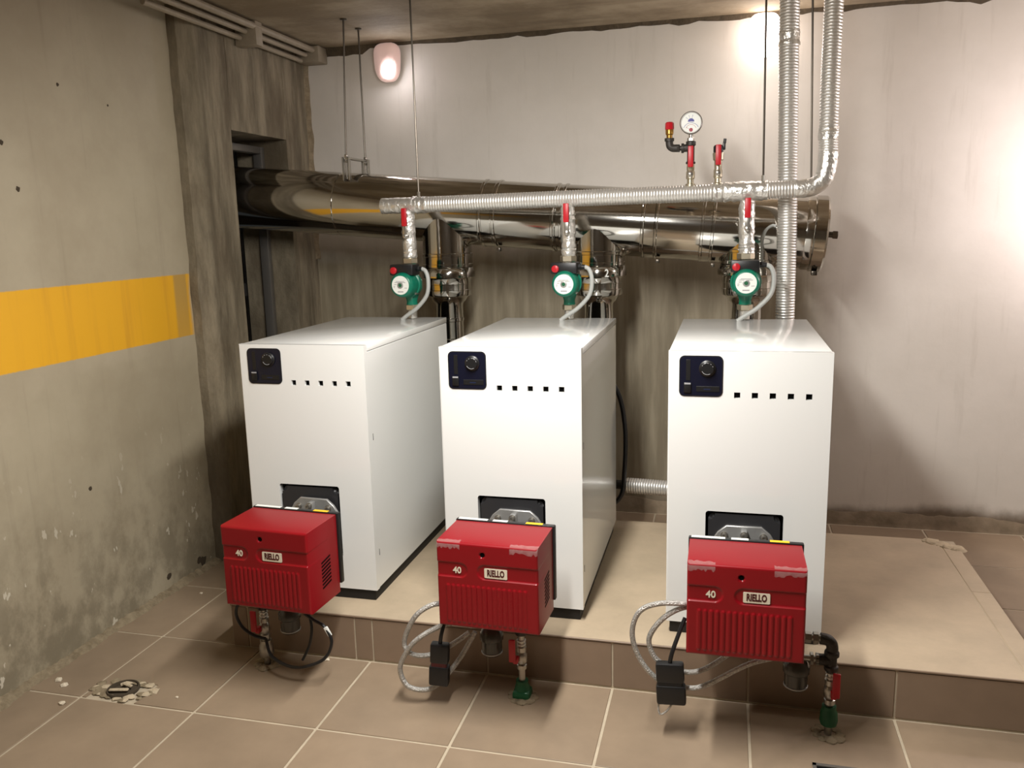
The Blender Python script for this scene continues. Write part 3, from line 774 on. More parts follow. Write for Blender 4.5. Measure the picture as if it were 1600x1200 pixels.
def plug(x, y, z, wd, ht, lab, red, cabtop):
    t = thing('plug_connector', (x, y, z), lab, 'plug', 'black plug connectors hanging under the burners')
    bm = nb(); box(bm, (-wd / 2, -.018, .004), (wd / 2, .018, ht * .47), .007, 2); build('lower_half', bm, M['black'], t)
    bm = nb(); box(bm, (-wd / 2 + .002, -.016, ht * .53), (wd / 2 - .002, .016, ht - .004), .007, 2); build('upper_half', bm, M['black'], t)
    bm = nb(); box(bm, (-wd / 2 + .006, -.014, ht * .40), (wd / 2 - .008, .014, ht * .60), .003, 1); build('waist', bm, M['badge' if red else 'blackm'], t)
    bm = nb(); tube(bm, spline([(0, 0, ht - .01), (cabtop[0] * .2, 0, ht + .03), (cabtop[0] * .7, cabtop[1] * .6, cabtop[2] - .03), cabtop], 6), .0065, 10); build('cable', bm, M['black'], t)
    return t
p1 = plug(-.888, 2.40, .075, .066, .155, 'narrow black plug hanging under the middle red burner', True, (.02, .05, .27)); p1.rotation_euler = (0, .06, .1)
p2 = plug(-.132, 2.39, .108, .088, .142, 'wide black plug hanging beside the rightmost red burner', False, (.05, .05, .26)); p2.rotation_euler = (0, -.06, 0)
hose('loop_wire', [(-.165, 2.39, .14), (-.172, 2.385, .10), (-.166, 2.38, .075), (-.145, 2.38, .09), (-.13, 2.385, .115)], .003, 'braid', 'thin wire loop dangling below the wide black plug', 'wire')

# ------------------------------------------------------------------ flue duct
FY = 3.97; FR = .155
def fz(x): return 1.490 - .0859 * (x - .42)
fd = thing('flue_duct', (.0, FY, 1.5), 'large polished stainless flue duct running along the back wall', 'duct')
L = fd.location.copy(); ax = Vector((1, 0, -.0859)).normalized()
def seg(x0, x1, r, name='duct_segment', m='steel', sd=48):
    bm = nb(); a = Vector((x0, FY, fz(x0))); b = Vector((x1, FY, fz(x1))); LL = (b - a).length
    lathe(bm, [(r - .003, 0), (r, .003), (r, LL - .003), (r - .003, LL)], a, b - a, sd)
    return build(name, base(bm, L), M[m], fd)
cuts = [-3.08, -1.86, -1.10, -.76, -.33, -.085, .335]
for a, b in zip(cuts, cuts[1:]): seg(a, b, FR)
def collar(x, wd, r):
    return seg(x - wd / 2, x + wd / 2, r, 'clamp_band')
for x in (-1.122, -1.052, -.775, -.735, -.365, -.305, -.105, -.06): collar(x, .014, FR + .005)
for x in (-1.087, -.335, -.083): seg(x - .024, x + .024, FR + .002, 'sleeve')
bm = nb(); a = Vector((.325, FY, fz(.325)))
lathe(bm, [(FR + .004, 0), (FR + .006, .01), (FR + .006, .032), (FR + .003, .035), (FR + .011, .038), (FR + .011, .082), (FR + .005, .09), (FR - .02, .094), (0, .096)], a, ax, 48)
ec = build('end_cap', base(bm, L), M['steel'], fd)
bm = nb(); a2 = Vector((.418, FY, fz(.418))); lathe(bm, [(.018, 0), (.018, .012), (.013, .014), (.013, .03)], a2, ax, 16); hexnut(bm, a2 + ax * .03, a2 + ax * .052, .019)
build('drain_plug', base(bm, L), M['steeld'], ec)
bm = nb(); p = Vector((.372, FY - .06, fz(.372) - FR - .012)); box(bm, p - Vector((.012, .02, .012)), p + Vector((.012, .02, .008)), .003); cyl(bm, p - Vector((0, .03, 0)), p + Vector((0, .03, 0)), .006)
build('clamp_bolt', base(bm, L), M['steeld'], fd)
for x in (-1.052, -.305, -.06):
    bm = nb(); p = Vector((x, FY - .05, fz(x) - FR - .010)); box(bm, p - Vector((.008, .016, .010)), p + Vector((.008, .016, .006)), .002)
    build('clamp_bolt', base(bm, L), M['steeld'], fd)

# vertical flue connectors between boiler and duct
def connector(x, lab, mark):
    yy = 3.94
    t = thing('flue_connector', (x, yy, .85), lab, 'duct', 'stainless flue connectors behind the boilers'); L = t.location.copy(); A = lambda b: base(b, L)
    zt = fz(x) - .02
    bm = nb(); lathe(bm, [(.120, 0), (.120, zt - 1.435)], (x, yy, 1.435), (0, 0, 1), 44); build('branch', A(bm), M['steel'], t)
    bm = nb(); lathe(bm, [(.118, 0), (.123, .004), (.123, .016), (.121, .018), (.121, .052), (.123, .054), (.123, .066), (.119, .07)], (x, yy, 1.368), (0, 0, 1), 44)
    build('upper_band', A(bm), M['steel'], t)
    bm = nb(); lathe(bm, [(.118, .0), (.131, .004), (.131, .026), (.124, .046), (.120, .05)], (x, yy, 1.318), (0, 0, 1), 44)
    cl = build('collar', A(bm), M['steel'], t)
    bm = nb(); lathe(bm, [(.078, 0), (.092, .022), (.108, .03), (.110, .036), (.110, .058), (.108, .06), (.108, .085), (.110, .087), (.110, .108), (.114, .116)], (x, yy, 1.202), (0, 0, 1), 44)
    build('reducer_drum', A(bm), M['steel'], t)
    bm = nb(); lathe(bm, [(.066, -.12), (.066, 0), (.070, .003), (.070, .014), (.066, .018), (.066, .10), (.070, .103), (.070, .115), (.066, .118), (.066, .185), (.076, .20)], (x, yy, 1.005), (0, 0, 1), 36)
    build('drop_pipe', A(bm), M['steel'], t)
    bm = nb(); tube(bm, spline([(x, yy, .90), (x, yy - .005, .85), (x, yy - .06, .80), (x, yy - .14, .785), (x, 3.688, .785)], 5), .066, 28); build('elbow', A(bm), M['steel'], t)
    if mark:
        me = textmesh('2', .05, .8, .0005, .0006); o = build('chalk_mark', me, M['wlabel'], cl); o.location = Vector((x + .055, yy - .1265, 1.337)) - L; o.rotation_euler = (0, 0, .44)
    return t
connector(-1.318, 'stainless flue connector behind the leftmost boiler', False)
connector(-.578, 'stainless flue connector behind the middle boiler', True)
connector(.092, 'stainless flue connector partly hidden behind the rightmost green pump', False)

# hanger of the duct
hg = thing('duct_hanger', (-1.79, FY, fz(-1.79) + FR), 'pair of threaded rods with crossbar hanging the flue duct from the ceiling', 'hanger'); L = hg.location.copy()
for ya, xb, xt in ((3.87, -1.792, -1.765), (4.07, -1.780, -1.780)):
    bm = nb(); tube(bm, [(xb, ya, 1.80), (xb, ya, 1.9), (xt, ya, ZC + .002)], .0045, 8); r = build('rod', base(bm, L), M['steeld'], hg)
    bm = nb(); hexnut(bm, (xb, ya, 1.905), (xb, ya, 1.917), .009); hexnut(bm, (xb, ya, 1.878), (xb, ya, 1.889), .009); build('nut', base(bm, L), M['zinc'], r)
    bm = nb(); lathe(bm, [(.016, 0), (.016, .006), (.008, .008)], (xt, ya, ZC + .001), (0, 0, -1), 12); build('ceiling_anchor', base(bm, L), M['steeld'], r)
    bm = nb(); box(bm, (xb - .018, ya - .012, 1.795), (xb - .012, ya + .012, 1.905), .001); box(bm, (xb + .012, ya - .012, 1.795), (xb + .018, ya + .012, 1.905), .001); build('bracket', base(bm, L), M['zinc'], hg)
bm = nb(); box(bm, (-1.80, 3.865, 1.894), (-1.772, 4.075, 1.903), .001); build('crossbar', base(bm, L), M['zinc'], hg)

# ------------------------------------------------------------------ header pipe
HY = 3.64; HZ = 1.668; HRr = .034
hd = thing('header_pipe', (-.6, HY, HZ), 'foil wrapped supply header pipe with elbow rising to the ceiling on the right', 'pipe'); L = hd.location.copy(); A = lambda b: base(b, L)
build('end_sleeve', A(crumpled(nb(), [(-1.522, HY, 1.661), (-1.36, HY, 1.661)], .0355, 16, 20, .0016)), M['foilc'], hd)
build('foil_sleeve', A(corrugated(nb(), [(-1.31, HY, 1.662), (-.05, HY, 1.674)], HRr)), M['foil'], hd)
build('foil_joint', A(crumpled(nb(), [(-1.372, HY, 1.661), (-1.30, HY, 1.662)], .0375, 14, 20, .004)), M['foilc'], hd)
build('foil_joint', A(crumpled(nb(), [(-.065, HY, 1.674), (.0, HY, 1.675), (.155, HY, 1.676)], .0385, 26, 20, .004)), M['foilc'], hd)
build('foil_sleeve', A(corrugated(nb(), [(.145, HY, 1.676), (.27, HY, 1.679)], HRr)), M['foil'], hd)
build('foil_elbow', A(crumpled(nb(), spline([(.262, HY, 1.678), (.325, HY, 1.684), (.366, HY, 1.715), (.380, HY, 1.775), (.381, HY, 1.82)], 7), .0365, 30, 20, .0022)), M['foilc'], hd)
build('foil_sleeve', A(corrugated(nb(), [(.381, HY, 1.80), (.379, HY, 1.88)], .0355, .010)), M['foil'], hd)
build('foil_joint', A(crumpled(nb(), [(.379, HY, 1.865), (.378, HY, 1.91)], .0385, 10, 20, .003)), M['foilc'], hd)
build('foil_sleeve', A(corrugated(nb(), [(.378, HY, 1.90), (.377, HY, 2.15), (.378, HY, ZC + .002)], HRr + .001)), M['foil'], hd)
# second vertical pipe going down behind the boiler
vp = thing('vertical_pipe', (.23, 3.765, .35), 'foil wrapped pipe dropping from the ceiling behind the rightmost boiler', 'pipe'); L = vp.location.copy()
build('foil_sleeve', base(corrugated(nb(), [(.255, 3.775, .36), (.246, 3.775, 1.5), (.226, 3.775, 2.27)], .0385), L), M['foil'], vp)
build('foil_joint', base(crumpled(nb(), [(.228, 3.775, 2.25), (.226, 3.775, 2.31)], .041, 12, 20, .003), L), M['foilc'], vp)
build('foil_sleeve', base(corrugated(nb(), [(.226, 3.775, 2.30), (.222, 3.775, ZC + .002)], .0385), L), M['foil'], vp)
# low return pipe behind the boilers
rp = thing('return_pipe', (-.4, 3.9, .33), 'low foil wrapped return pipe seen between the middle and rightmost boilers', 'pipe'); L = rp.location.copy()
build('foil_sleeve', base(corrugated(nb(), [(-.44, 3.88, .325), (.28, 3.80, .33)], .036, .012), L), M['foil'], rp)
build('end_nipple', base(cyl(nb(), (-.52, 3.888, .325), (-.435, 3.88, .325), .022), L), M['iron'], rp)
hose('black_hose', [(-.56, 3.72, .90), (-.50, 3.77, .85), (-.462, 3.80, .767), (-.442, 3.81, .65), (-.437, 3.81, .55), (-.442, 3.81, .42), (-.456, 3.80, .30), (-.52, 3.78, .24), (-.58, 3.74, .22)], .011, 'black', 'black hose bulging out behind the middle boiler', 'hose')

# hanger rods of the header
def rod(x0, y0, z0, x1, y1, lab, clamp=True):
    t = thing('hanger_rod', (x0, y0, z0), lab, 'hanger', 'hanger rods of the foil header pipe'); L = t.location.copy()
    build('rod', base(tube(nb(), [(x0, y0, z0), ((x0 + x1) / 2, (y0 + y1) / 2, (z0 + ZC) / 2), (x1, y1, ZC + .002)], .0042, 8), L), M['steeld'], t)
    if clamp:
        bm = nb(); cyl(bm, (x0, y0, z0 - .004), (x0, y0, z0 + .022), .0075, 10); build('clamp_nut', base(bm, L), M['zinc'], t)
    return t
rod(-1.344, HY, 1.697, -1.345, HY, 'thin hanger rod at the left end of the foil header pipe')
rod(.137, HY, 1.714, .126, HY, 'thin hanger rod above the rightmost pump, left of the vertical foil pipe')
rod(.326, HY + .05, 1.70, .300, HY + .05, 'dark thin hanger rod between the two vertical foil pipes')

# ------------------------------------------------------------------ risers with valves, and pumps
def riser(x, lab):
    t = thing('riser_pipe', (x, HY, 1.40), lab, 'pipe', 'foil wrapped risers from pump to header'); L = t.location.copy(); A = lambda b: base(b, L)
    build('foil_wrap', A(crumpled(nb(), [(x, HY, 1.64), (x, HY, 1.575), (x + .002, HY, 1.47), (x + .003, HY, 1.425)], .0315, 30, 20, .004)), M['foilc'], t)
    bm = nb(); hexnut(bm, (x, HY, 1.400), (x, HY, 1.427), .036); build('union_nut', A(bm), M['nutb'], t)
    v = build('valve_stem', A(lathe(nb(), [(.012, 0), (.012, .022), (.009, .024), (.009, .032), (.004, .034)], (x + .002, HY - .026, 1.525), (0, -1, 0), 12)), M['zinc'], t)
    bm = nb(); box(bm, (x - .008, HY - .056, 1.53), (x + .012, HY - .050, 1.578), .002); build('lever', A(bm), M['zinc'], v)
    bm = nb(); box(bm, (x - .010, HY - .060, 1.568), (x + .014, HY - .047, 1.648), .004); build('lever_grip', A(bm), M['redp'], v)
    return t
riser(-1.400, 'foil wrapped riser with red lever at the left end of the header pipe')
riser(-.667, 'foil wrapped riser with red lever above the middle boiler')
riser(.077, 'foil wrapped riser with red lever above the rightmost boiler')
def pump(x, lab, rz):
    """local frame: origin on the pipe axis at the boiler top; front is -y"""
    t = thing('circulation_pump', (x, HY, PZ + BZ + H), lab, 'pump', 'green circulation pumps on the boilers', rz); zb = PZ + BZ + H
    Z = lambda z: z - zb
    build('pipe_stub', cyl(nb(), (0, 0, 0.001), (0, 0, Z(1.20)), .021), M['foilc'], t)
    bm = nb(); hexnut(bm, (0, 0, Z(1.190)), (0, 0, Z(1.215)), .032); build('union_nut', bm, M['nutb'], t)
    bm = nb(); lathe(bm, [(.026, 0), (.024, .02), (.034, .05), (.050, .075), (.050, .115), (.034, .14), (.026, .16), (.028, .19)], (0, 0, Z(1.212)), (0, 0, 1), 24)
    build('volute', bm, M['green'], t)
    bm = nb(); lathe(bm, [(.050, 0), (.062, .004), (.062, .018), (.057, .022), (.056, .072), (.053, .082), (.046, .090), (.044, .0905), (0, .0905)], (0, -.018, Z(1.310)), (0, -1, 0), 32)
    mo = build('motor_housing', bm, M['green'], t)
    for k in range(4):
        a = PI / 4 + PI / 2 * k
        bm = nb(); cyl(bm, (.058 * math.cos(a), -.018, Z(1.310) + .058 * math.sin(a)), (.058 * math.cos(a), -.045, Z(1.310) + .058 * math.sin(a)), .0055, 8); build('bolt', bm, M['zinc'], mo)
    bm = nb(); lathe(bm, [(.042, 0), (.042, .0015), (.0, .0015)], (0, -.108, Z(1.310)), (0, -1, 0), 32); lb = build('nameplate', bm, M['wlabel'], mo)
    bm = nb(); lathe(bm, [(.014, 0), (.014, .003), (.009, .004), (.008, .002), (0, .002)], (0, -.1095, Z(1.310)), (0, -1, 0), 18); build('vent_screw', bm, M['alu'], lb)
    bm = nb(); lathe(bm, [(.0075, 0), (.0075, .0012), (0, .0012)], (0, -.1115, Z(1.310)), (0, -1, 0), 14); build('screw_core', bm, M['dgreen'], lb)
    bm = nb()                                                           # rows of small print on the plate
    for x0, x1, z in ((-.034, -.026, -.004), (-.034, -.028, -.010), (.020, .033, -.012), (-.014, .014, -.029), (-.022, .02, .017), (-.028, .026, .012), (-.03, -.018, .004)):
        box(bm, (x0, -.1100, Z(1.310) + z - .0012 * (2 if z < -.02 else 1)), (x1, -.1094, Z(1.310) + z + .0012 * (2 if z < -.02 else 1)))
    build('plate_print', bm, M['greyp'], lb, smooth=0)
    bm = nb(); box(bm, (-.062, -.088, Z(1.352)), (.052, -.012, Z(1.400)), .006, 2); tb = build('terminal_box', bm, M['black'], t)
    bm = nb(); lathe(bm, [(.0155, 0), (.0155, .008), (.012, .010), (0, .010)], (-.040, -.088, Z(1.374)), (0, -1, 0), 18); box(bm, (-.042, -.101, Z(1.362)), (-.038, -.096, Z(1.386))); build('speed_knob', bm, M['redp'], tb)
    bm = nb(); hexnut(bm, (.050, -.045, Z(1.380)), (.066, -.045, Z(1.380)), .013); cyl(bm, (.064, -.045, Z(1.380)), (.080, -.045, Z(1.379)), .0105); build('cable_gland', bm, M['black'], tb)
    bm = nb(); tube(bm, spline([(.076, -.045, Z(1.380)), (.098, -.047, Z(1.368)), (.110, -.05, Z(1.325)), (.100, -.05, Z(1.262)), (.050, -.05, Z(1.205)), (-.005, -.05, Z(1.168)), (-.03, -.05, Z(1.149))], 7), .0092, 12)
    build('cable_conduit', bm, M['cable'], t)
    return t
pump(-1.398, 'green circulation pump on the leftmost boiler', -.10)
pump(-.664, 'green circulation pump on the middle boiler', -.04)
pump(.079, 'green circulation pump on the rightmost boiler', 0.0)
hose('thin_cable', [(.150, 3.80, 1.37), (.145, 3.78, 1.46), (.16, 3.775, 1.515), (.185, 3.77, 1.535), (.20, 3.765, 1.53)], .006, 'cable', 'thin grey cable looped behind the rightmost pump near the vertical foil pipe', 'cable')

# gauge cluster on the header
g = thing('gauge_assembly', (-.152, HY, HZ + .03), 'round pressure gauge with black tee and red capped relief valve on the header pipe', 'gauge'); L = g.location.copy(); A = lambda b: base(b, L); gx = -.152
bm = nb(); lathe(bm, [(.020, 0), (.020, .012), (.0135, .014), (.0135, .03), (.018, .034), (.018, .060), (.014, .066), (.016, .07), (.016, .098)], (gx, HY, 1.700), (0, 0, 1), 14); bv = build('ball_valve', A(bm), M['nutb'], g)
bm = nb(); lathe(bm, [(.011, 0), (.012, .004), (.006, .008), (0, .008)], (gx, HY - .017, 1.750), (0, -1, 0), 12); build('valve_stem', A(bm), M['zinc'], bv)
bm = nb(); box(bm, (gx - .010, HY - .034, 1.778), (gx + .012, HY - .024, 1.862), .003); build('lever_grip', A(bm), M['redp'], bv)
bm = nb(); lathe(bm, [(.019, 0), (.020, .006), (.015, .012), (.015, .07), (.020, .074), (.020, .088), (.018, .09)], (gx, HY, 1.792), (0, 0, 1), 14); cyl(bm, (gx, HY, 1.856), (gx - .032, HY, 1.856), .0155); cyl(bm, (gx - .028, HY, 1.856), (gx - .038, HY, 1.856), .0195); build('pipe_tee', A(bm), M['iron'], g)
bm = nb(); cyl(bm, (gx - .036, HY, 1.856), (gx - .066, HY, 1.857), .010); hexnut(bm, (gx - .044, HY, 1.8565), (gx - .056, HY, 1.8565), .017); build('nipple', A(bm), M['iron'], g)
bm = nb(); tube(bm, spline([(gx - .052, HY, 1.857), (gx - .072, HY, 1.858), (gx - .084, HY, 1.866), (gx - .087, HY, 1.882), (gx - .087, HY, 1.894)], 5), .0155, 14); cyl(bm, (gx - .087, HY, 1.886), (gx - .087, HY, 1.898), .0195); build('elbow', A(bm), M['iron'], g)
bm = nb(); lathe(bm, [(.012, 0), (.0125, .014), (.016, .018), (.017, .034), (.014, .04)], (gx - .087, HY, 1.896), (0, 0, 1), 12); rv = build('relief_valve', A(bm), M['brass'], g)
bm = nb(); lathe(bm, [(.017, 0), (.0185, .004), (.0175, .026), (.013, .030), (0, .030)], (gx - .087, HY, 1.932), (0, 0, 1), 8); build('red_cap', A(bm), M['redp'], rv)
bm = nb(); hexnut(bm, (gx, HY, 1.882), (gx, HY, 1.896), .015); cyl(bm, (gx, HY, 1.894), (gx, HY, 1.915), .009); build('gauge_neck', A(bm), M['zinc'], g)
gz = 1.954
bm = nb(); lathe(bm, [(.036, 0), (.044, .004), (.0455, .012), (.0455, .026), (.042, .030), (.0395, .030), (.0395, .025), (0, .025)], (gx, HY + .012, gz), (0, -1, 0), 40); gc = build('gauge_case', A(bm), M['frame'], g)
bm = nb(); lathe(bm, [(.0392, 0), (.0392, .001), (0, .001)], (gx, HY - .0135, gz), (0, -1, 0), 40); build('dial', A(bm), M['wlabel'], gc)
def arc(bm, cx, cz, r0, r1, a0, a1, y, n=16):
    for q in range(n):
        a = math.radians(a0 + (a1 - a0) * q / n); b = math.radians(a0 + (a1 - a0) * (q + 1) / n)
        bm.faces.new([bm.verts.new((cx + r * math.cos(t), y, cz + r * math.sin(t))) for t, r in ((a, r0), (b, r0), (b, r1), (a, r1))])
yd = HY - .0152
bm = nb(); arc(bm, gx, gz - .032, .031, .0325, 25, 155, yd); arc(bm, gx, gz + .004, 0.001, .013, 0, 180, yd)
for a in (75, 110, 140): arc(bm, gx, gz + .004, .012, .027, a - 1.5, a + 1.5, yd, 1)
build('blue_scale', A(bm), M['blue'], gc, smooth=0)
bm = nb(); arc(bm, gx, gz - .028, 0.0005, .0075, 0, 360, yd, 20); arc(bm, gx, gz - .028, .0205, .0215, 20, 160, yd); arc(bm, gx, gz - .028, .006, .02, 150, 154, yd - .0003, 1)
build('red_scale', A(bm), M['red2'], gc, smooth=0)
v2 = thing('drain_valve', (-.042, HY, HZ + .03), 'small ball valve with red lever and black cap on the header pipe', 'valve'); L = v2.location.copy(); A = lambda b: base(b, L); vx = -.042
bm = nb(); lathe(bm, [(.021, 0), (.021, .01), (.014, .014), (.0135, .03), (.018, .036), (.018, .062), (.015, .068), (.016, .10), (.021, .104), (.023, .13), (.018, .134)], (vx, HY, 1.700), (0, 0, 1), 14); bv = build('ball_valve', A(bm), M['nutb'], v2)
bm = nb(); lathe(bm, [(.011, 0), (.012, .004), (.006, .008), (0, .008)], (vx, HY - .017, 1.752), (0, -1, 0), 12); build('valve_stem', A(bm), M['zinc'], bv)
bm = nb(); box(bm, (vx - .010, HY - .036, 1.782), (vx + .012, HY - .026, 1.862), .003); build('lever_grip', A(bm), M['redp'], bv)
bm = nb(); lathe(bm, [(.018, 0), (.020, .004), (.020, .024), (.015, .03), (0, .03)], (vx, HY, 1.832), (0, 0, 1), 14); build('black_cap', A(bm), M['black'], v2)
bm = nb(); box(bm, (vx + .017, HY - .010, 1.842), (vx + .028, HY + .006, 1.872), .003); cyl(bm, (vx + .024, HY - .002, 1.868), (vx + .026, HY - .002, 1.886), .006); build('cap_lever', A(bm), M['black'], v2)

# ------------------------------------------------------------------ lamps
def bulkhead(loc, nrm, lab, bright, sc=1.0):
    """oval bulkhead lamp on a wall or ceiling; nrm is the way it faces"""
    t = thing('bulkhead_lamp', loc, lab, 'lamp'); nrm = Vector(nrm)
    q = nrm.to_track_quat('Z', 'Y').to_matrix()
    up = Vector((0, 0, 1)) if abs(nrm.z) < .5 else Vector((0, 1, 0))
    sd = up.cross(nrm).normalized()
    def pt(a, b, c): return sd * a + up * b + nrm * c
    def se(v): return math.copysign(abs(v) ** .62, v)
    def oval(rx, rz, prof, nm, m, cz=0.0):
        bm = nb(); rings = []; n = 28
        for s, h in prof:
            rings.append([bm.verts.new(pt(rx * s * se(math.cos(2 * PI * k / n)) * (1 + .16 * math.sin(2 * PI * k / n)), cz + rz * s * se(math.sin(2 * PI * k / n)), h)) for k in range(n)])
        for a, b in zip(rings, rings[1:]):
            for k in range(n): bm.faces.new((a[k], a[(k + 1) % n], b[(k + 1) % n], b[k]))
        bm.faces.new(rings[0][::-1]); bm.faces.new(rings[-1])
        return build(nm, bm, M[m], t, smooth=50)
    oval(.060 * sc, .092 * sc, [(1, 0), (1, .016), (.93, .02)], 'lamp_base', 'conduit')
    oval(.068 * sc, .098 * sc, [(1, .018), (1, .045), (.93, .065), (.76, .082), (.45, .093), (.1, .096)], 'lamp_glass', 'glow' if bright else 'glowp')
    if not bright:
        bm = nb(); bmesh.ops.create_uvsphere(bm, u_segments=18, v_segments=12, radius=.036)
        for v in bm.verts: v.co = pt(v.co.x + .024, v.co.y * 1.3 - .046, v.co.z * .6 + .088)
        build('lamp_bulb', bm, M['bulb'], t)
    return t
bulkhead((-1.765, YB - .012, 2.425), (0, -1, 0), 'pinkish lit bulkhead lamp on the back wall, above the flue duct', False)
bulkhead((.150, YB - .012, 2.420), (0, -1, 0), 'bright white bulkhead lamp on the back wall beside the vertical foil pipe', True)
def pendant(x, y, z, lab, shade):
    t = thing('pendant_lamp', (x, y, ZC), lab, 'lamp'); L = t.location.copy()
    build('ceiling_rose', base(lathe(nb(), [(.04, 0), (.04, .012), (.012, .03)], (x, y, ZC), (0, 0, -1), 16), L), M['conduit'], t)
    build('cord', base(cyl(nb(), (x, y, z + .10), (x, y, ZC), .004, 8), L), M['black'], t)
    build('lamp_holder', base(cyl(nb(), (x, y, z + .06), (x, y, z + .12), .018, 14, .003), L), M['black'], t)
    if shade:
        build('lamp_shade', base(lathe(nb(), [(.02, .075), (.05, .07), (.12, .035), (.13, .02), (.128, .02), (.118, .033), (.05, .066), (.02, .07)], (x, y, z), (0, 0, 1), 28), L), M['frame'], t)
        build('lamp_diffuser', base(lathe(nb(), [(.118, .012), (.118, .02), (0, .02)], (x, y, z), (0, 0, 1), 28), L), M['glow'], t)
    else:
        bm = nb(); bmesh.ops.create_uvsphere(bm, u_segments=18, v_segments=12, radius=.03)
        for v in bm.verts: v.co += Vector((x, y, z + .045))
        build('lamp_bulb', base(bm, L), M['glow'], t)
pendant(1.78, 4.00, 1.74, 'bare lit bulb hanging low on a long cord right of the plinth', False)
pendant(FILL[0], FILL[1], FILL[2], 'added bare fill bulb hanging higher, in front of the back wall at the right', False)
x, y, z, ln = TUBE
tl = thing('tube_lamp', (x, y, z), 'long fluorescent tube lamp hung slightly tilted from the ceiling along the room', 'lamp')
tl.rotation_euler = (TILT, 0, 0)
build('batten', box(nb(), (-.05, -ln / 2, 0), (.05, ln / 2, .05), .006), M['white'], tl)
build('tube', cyl(nb(), (0, -ln / 2 + .02, -.02), (0, ln / 2 - .02, -.02), .013, 14), M['glow'], tl)
for q in (-1, 1):
    build('end_socket', box(nb(), (-.015, q * (ln / 2 - .012) - .012, -.035), (.015, q * (ln / 2 - .012) + .012, 0), .003), M['wlabel'], tl)
    p0 = Vector((0, q * .45, .05)); up = (ZC - z - q * .45 * math.sin(TILT) - .05 * math.cos(TILT))
    build('hanger_wire', cyl(nb(), p0, p0 + Vector((0, math.sin(TILT), math.cos(TILT))) * up, .003, 8), M['zinc'], tl)

# ------------------------------------------------------------------ conduits along the ceiling
lab4 = ('thickest pale conduit along the ceiling edge above the concrete', 'pale conduit running just below the thickest ceiling conduit', 'lowest pale conduit along the concrete at the ceiling', 'thin pale conduit tucked against the ceiling and left wall')
for k, (x, z, r, y0, y1) in enumerate(((-2.165, 2.505, .016, 2.2, 4.34), (-2.205, 2.482, .012, 2.9, 4.34), (-2.235, 2.455, .012, 3.05, 4.33), (-2.245, 2.51, .010, 2.5, 4.35))):
    pts = [(x + .006 * noise.noise(Vector((k, q, 0))), y0 + (y1 - y0) * q / 10, z + .004 * noise.noise(Vector((k, q, 5)))) for q in range(11)]
    tag(build('cable_conduit', tube(nb(), spline(pts, 3), r, 10), M['conduit']), lab4[k], 'conduit')
bx = build('junction_box', base(box(nb(), (-2.262, 4.33, 2.445), (-2.13, 4.436, 2.527), .005), (-2.2, 4.38, 2.49)), M['conduit'], loc=(-2.2, 4.38, 2.49)); tag(bx, 'pale square junction box in the corner under the ceiling', 'junction box')
bx = build('conduit_bracket', base(box(nb(), (-2.262, 3.74, 2.42), (-2.15, 3.80, 2.528), .004), (-2.2, 3.77, 2.47)), M['conduit'], loc=(-2.2, 3.77, 2.47)); tag(bx, 'pale bracket holding the ceiling conduits above the dark opening', 'bracket')

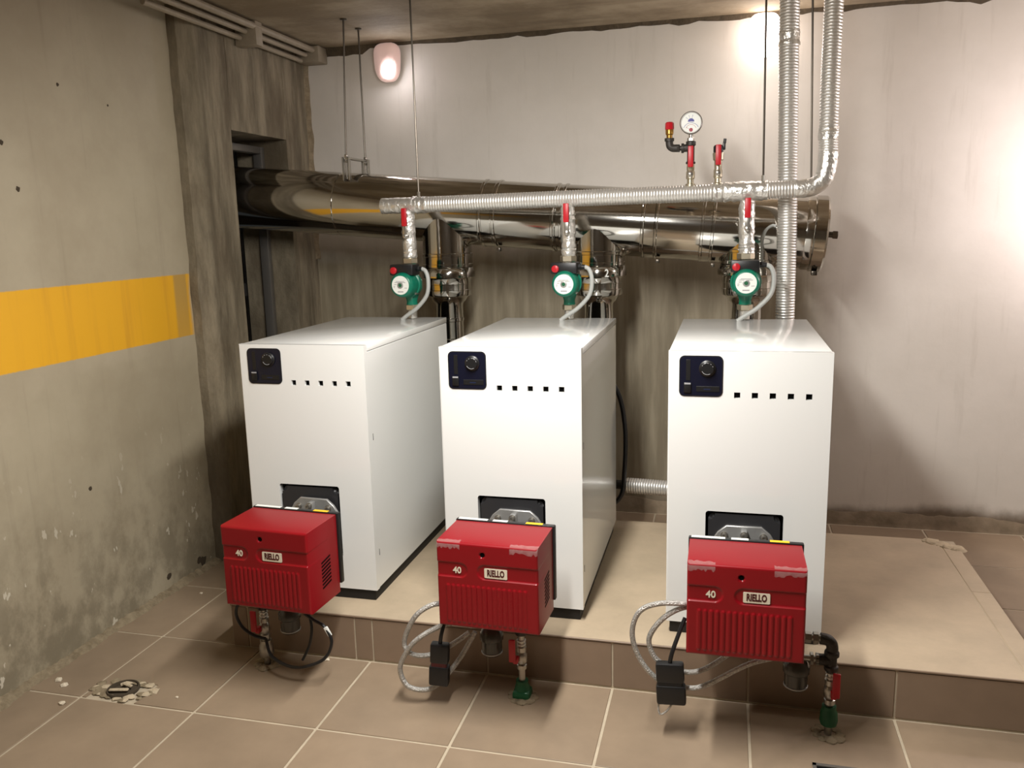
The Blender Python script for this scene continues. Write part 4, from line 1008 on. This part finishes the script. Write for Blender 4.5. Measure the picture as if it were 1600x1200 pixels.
# ------------------------------------------------------------------ floor: drain and crumbs
dn = thing('floor_drain', (DR[0], DR[1], 0), 'broken open drain hole in the floor tiles near the left wall', 'drain')
bm = nb(); lathe(bm, [(.052, -.003), (.055, .004), (.053, .011), (.049, .011), (.047, .002), (.047, -.002)], (0, 0, 0), (0, 0, 1), 28); build('drain_ring', bm, M['pit'], dn)
bm = nb(); lathe(bm, [(.046, -.0022), (.046, -.0008), (0, -.0008)], (0, 0, 0), (0, 0, 1), 24); build('drain_mud', bm, M['pit'], dn)
for k in range(44):
    a = random.uniform(0, 2 * PI); rr = random.uniform(.068, .108); t = bmesh.new(); bmesh.ops.create_icosphere(t, subdivisions=1, radius=random.uniform(.007, .017))
    for v in t.verts: v.co = Vector((v.co.x * random.uniform(.8, 1.6), v.co.y, v.co.z * .28)) * (1 + .3 * random.random()) + Vector((rr * math.cos(a) * 1.1, rr * math.sin(a) * .62, .002))
    build('rubble', t, M['mortar' if k % 3 else 'wmortar'], dn, smooth=0)
for q, (x0, y0, x1, y1) in enumerate(((-.040, -.022, .028, -.008), (-.015, .008, .03, .020))):
    bm = nb(); box(bm, (x0, y0, .006 + .004 * q), (x1, y1, .014 + .004 * q), .003, 1, rot=Matrix.Rotation(.25 - .5 * q, 3, 'Z')); build('shard', bm, M['wmortar'], dn, smooth=0)
crumbs = [(-2.155, 2.145, .012, 'plaster crumb between the drain hole and the left wall, smaller one'), (-2.235, 2.245, .012, 'plaster crumb beside the mortar fillet left of the drain hole'), (-1.79, 2.26, .006, 'tiny plaster crumb right of the drain hole'), (-2.28, 2.27, .014, 'plaster crumb touching the foot of the left wall'), (-1.395, 2.60, .010, 'plaster crumb at the plinth foot right of the leftmost burner'), (-2.21, 3.02, .008, 'plaster crumb on the floor at the foot of the left wall, far back')]
for x, y, r, lab in crumbs:
    t = bmesh.new(); bmesh.ops.create_icosphere(t, subdivisions=1, radius=r)
    for v in t.verts: v.co = Vector((v.co.x * random.uniform(.7, 1.5), v.co.y * random.uniform(.7, 1.3), max(-r * .3, v.co.z * .5)))
    o = build('plaster_crumb', t, M['plaster'], smooth=0); o.location = (x, y, r * .3); tag(o, lab, 'debris', 'plaster crumbs on the floor')
# shallow opening at the front edge of the frame
ho = thing('floor_hatch', (.37, 2.25, 0), 'narrow dark open hatch in the floor in front of the rightmost burner', 'hatch')
bm = nb()
for lo, hi in (((-.095, .076, -.002), (.095, .088, .005)), ((-.095, -.088, -.002), (.095, -.076, .005)), ((-.095, -.088, -.002), (-.085, .088, .005)), ((.085, -.088, -.002), (.095, .088, .005))): box(bm, lo, hi)
build('rim', bm, M['frame'], ho, smooth=0)
build('pit', box(nb(), (-.085, -.076, -.002), (.085, .076, .0015)), M['void'], ho, smooth=0)
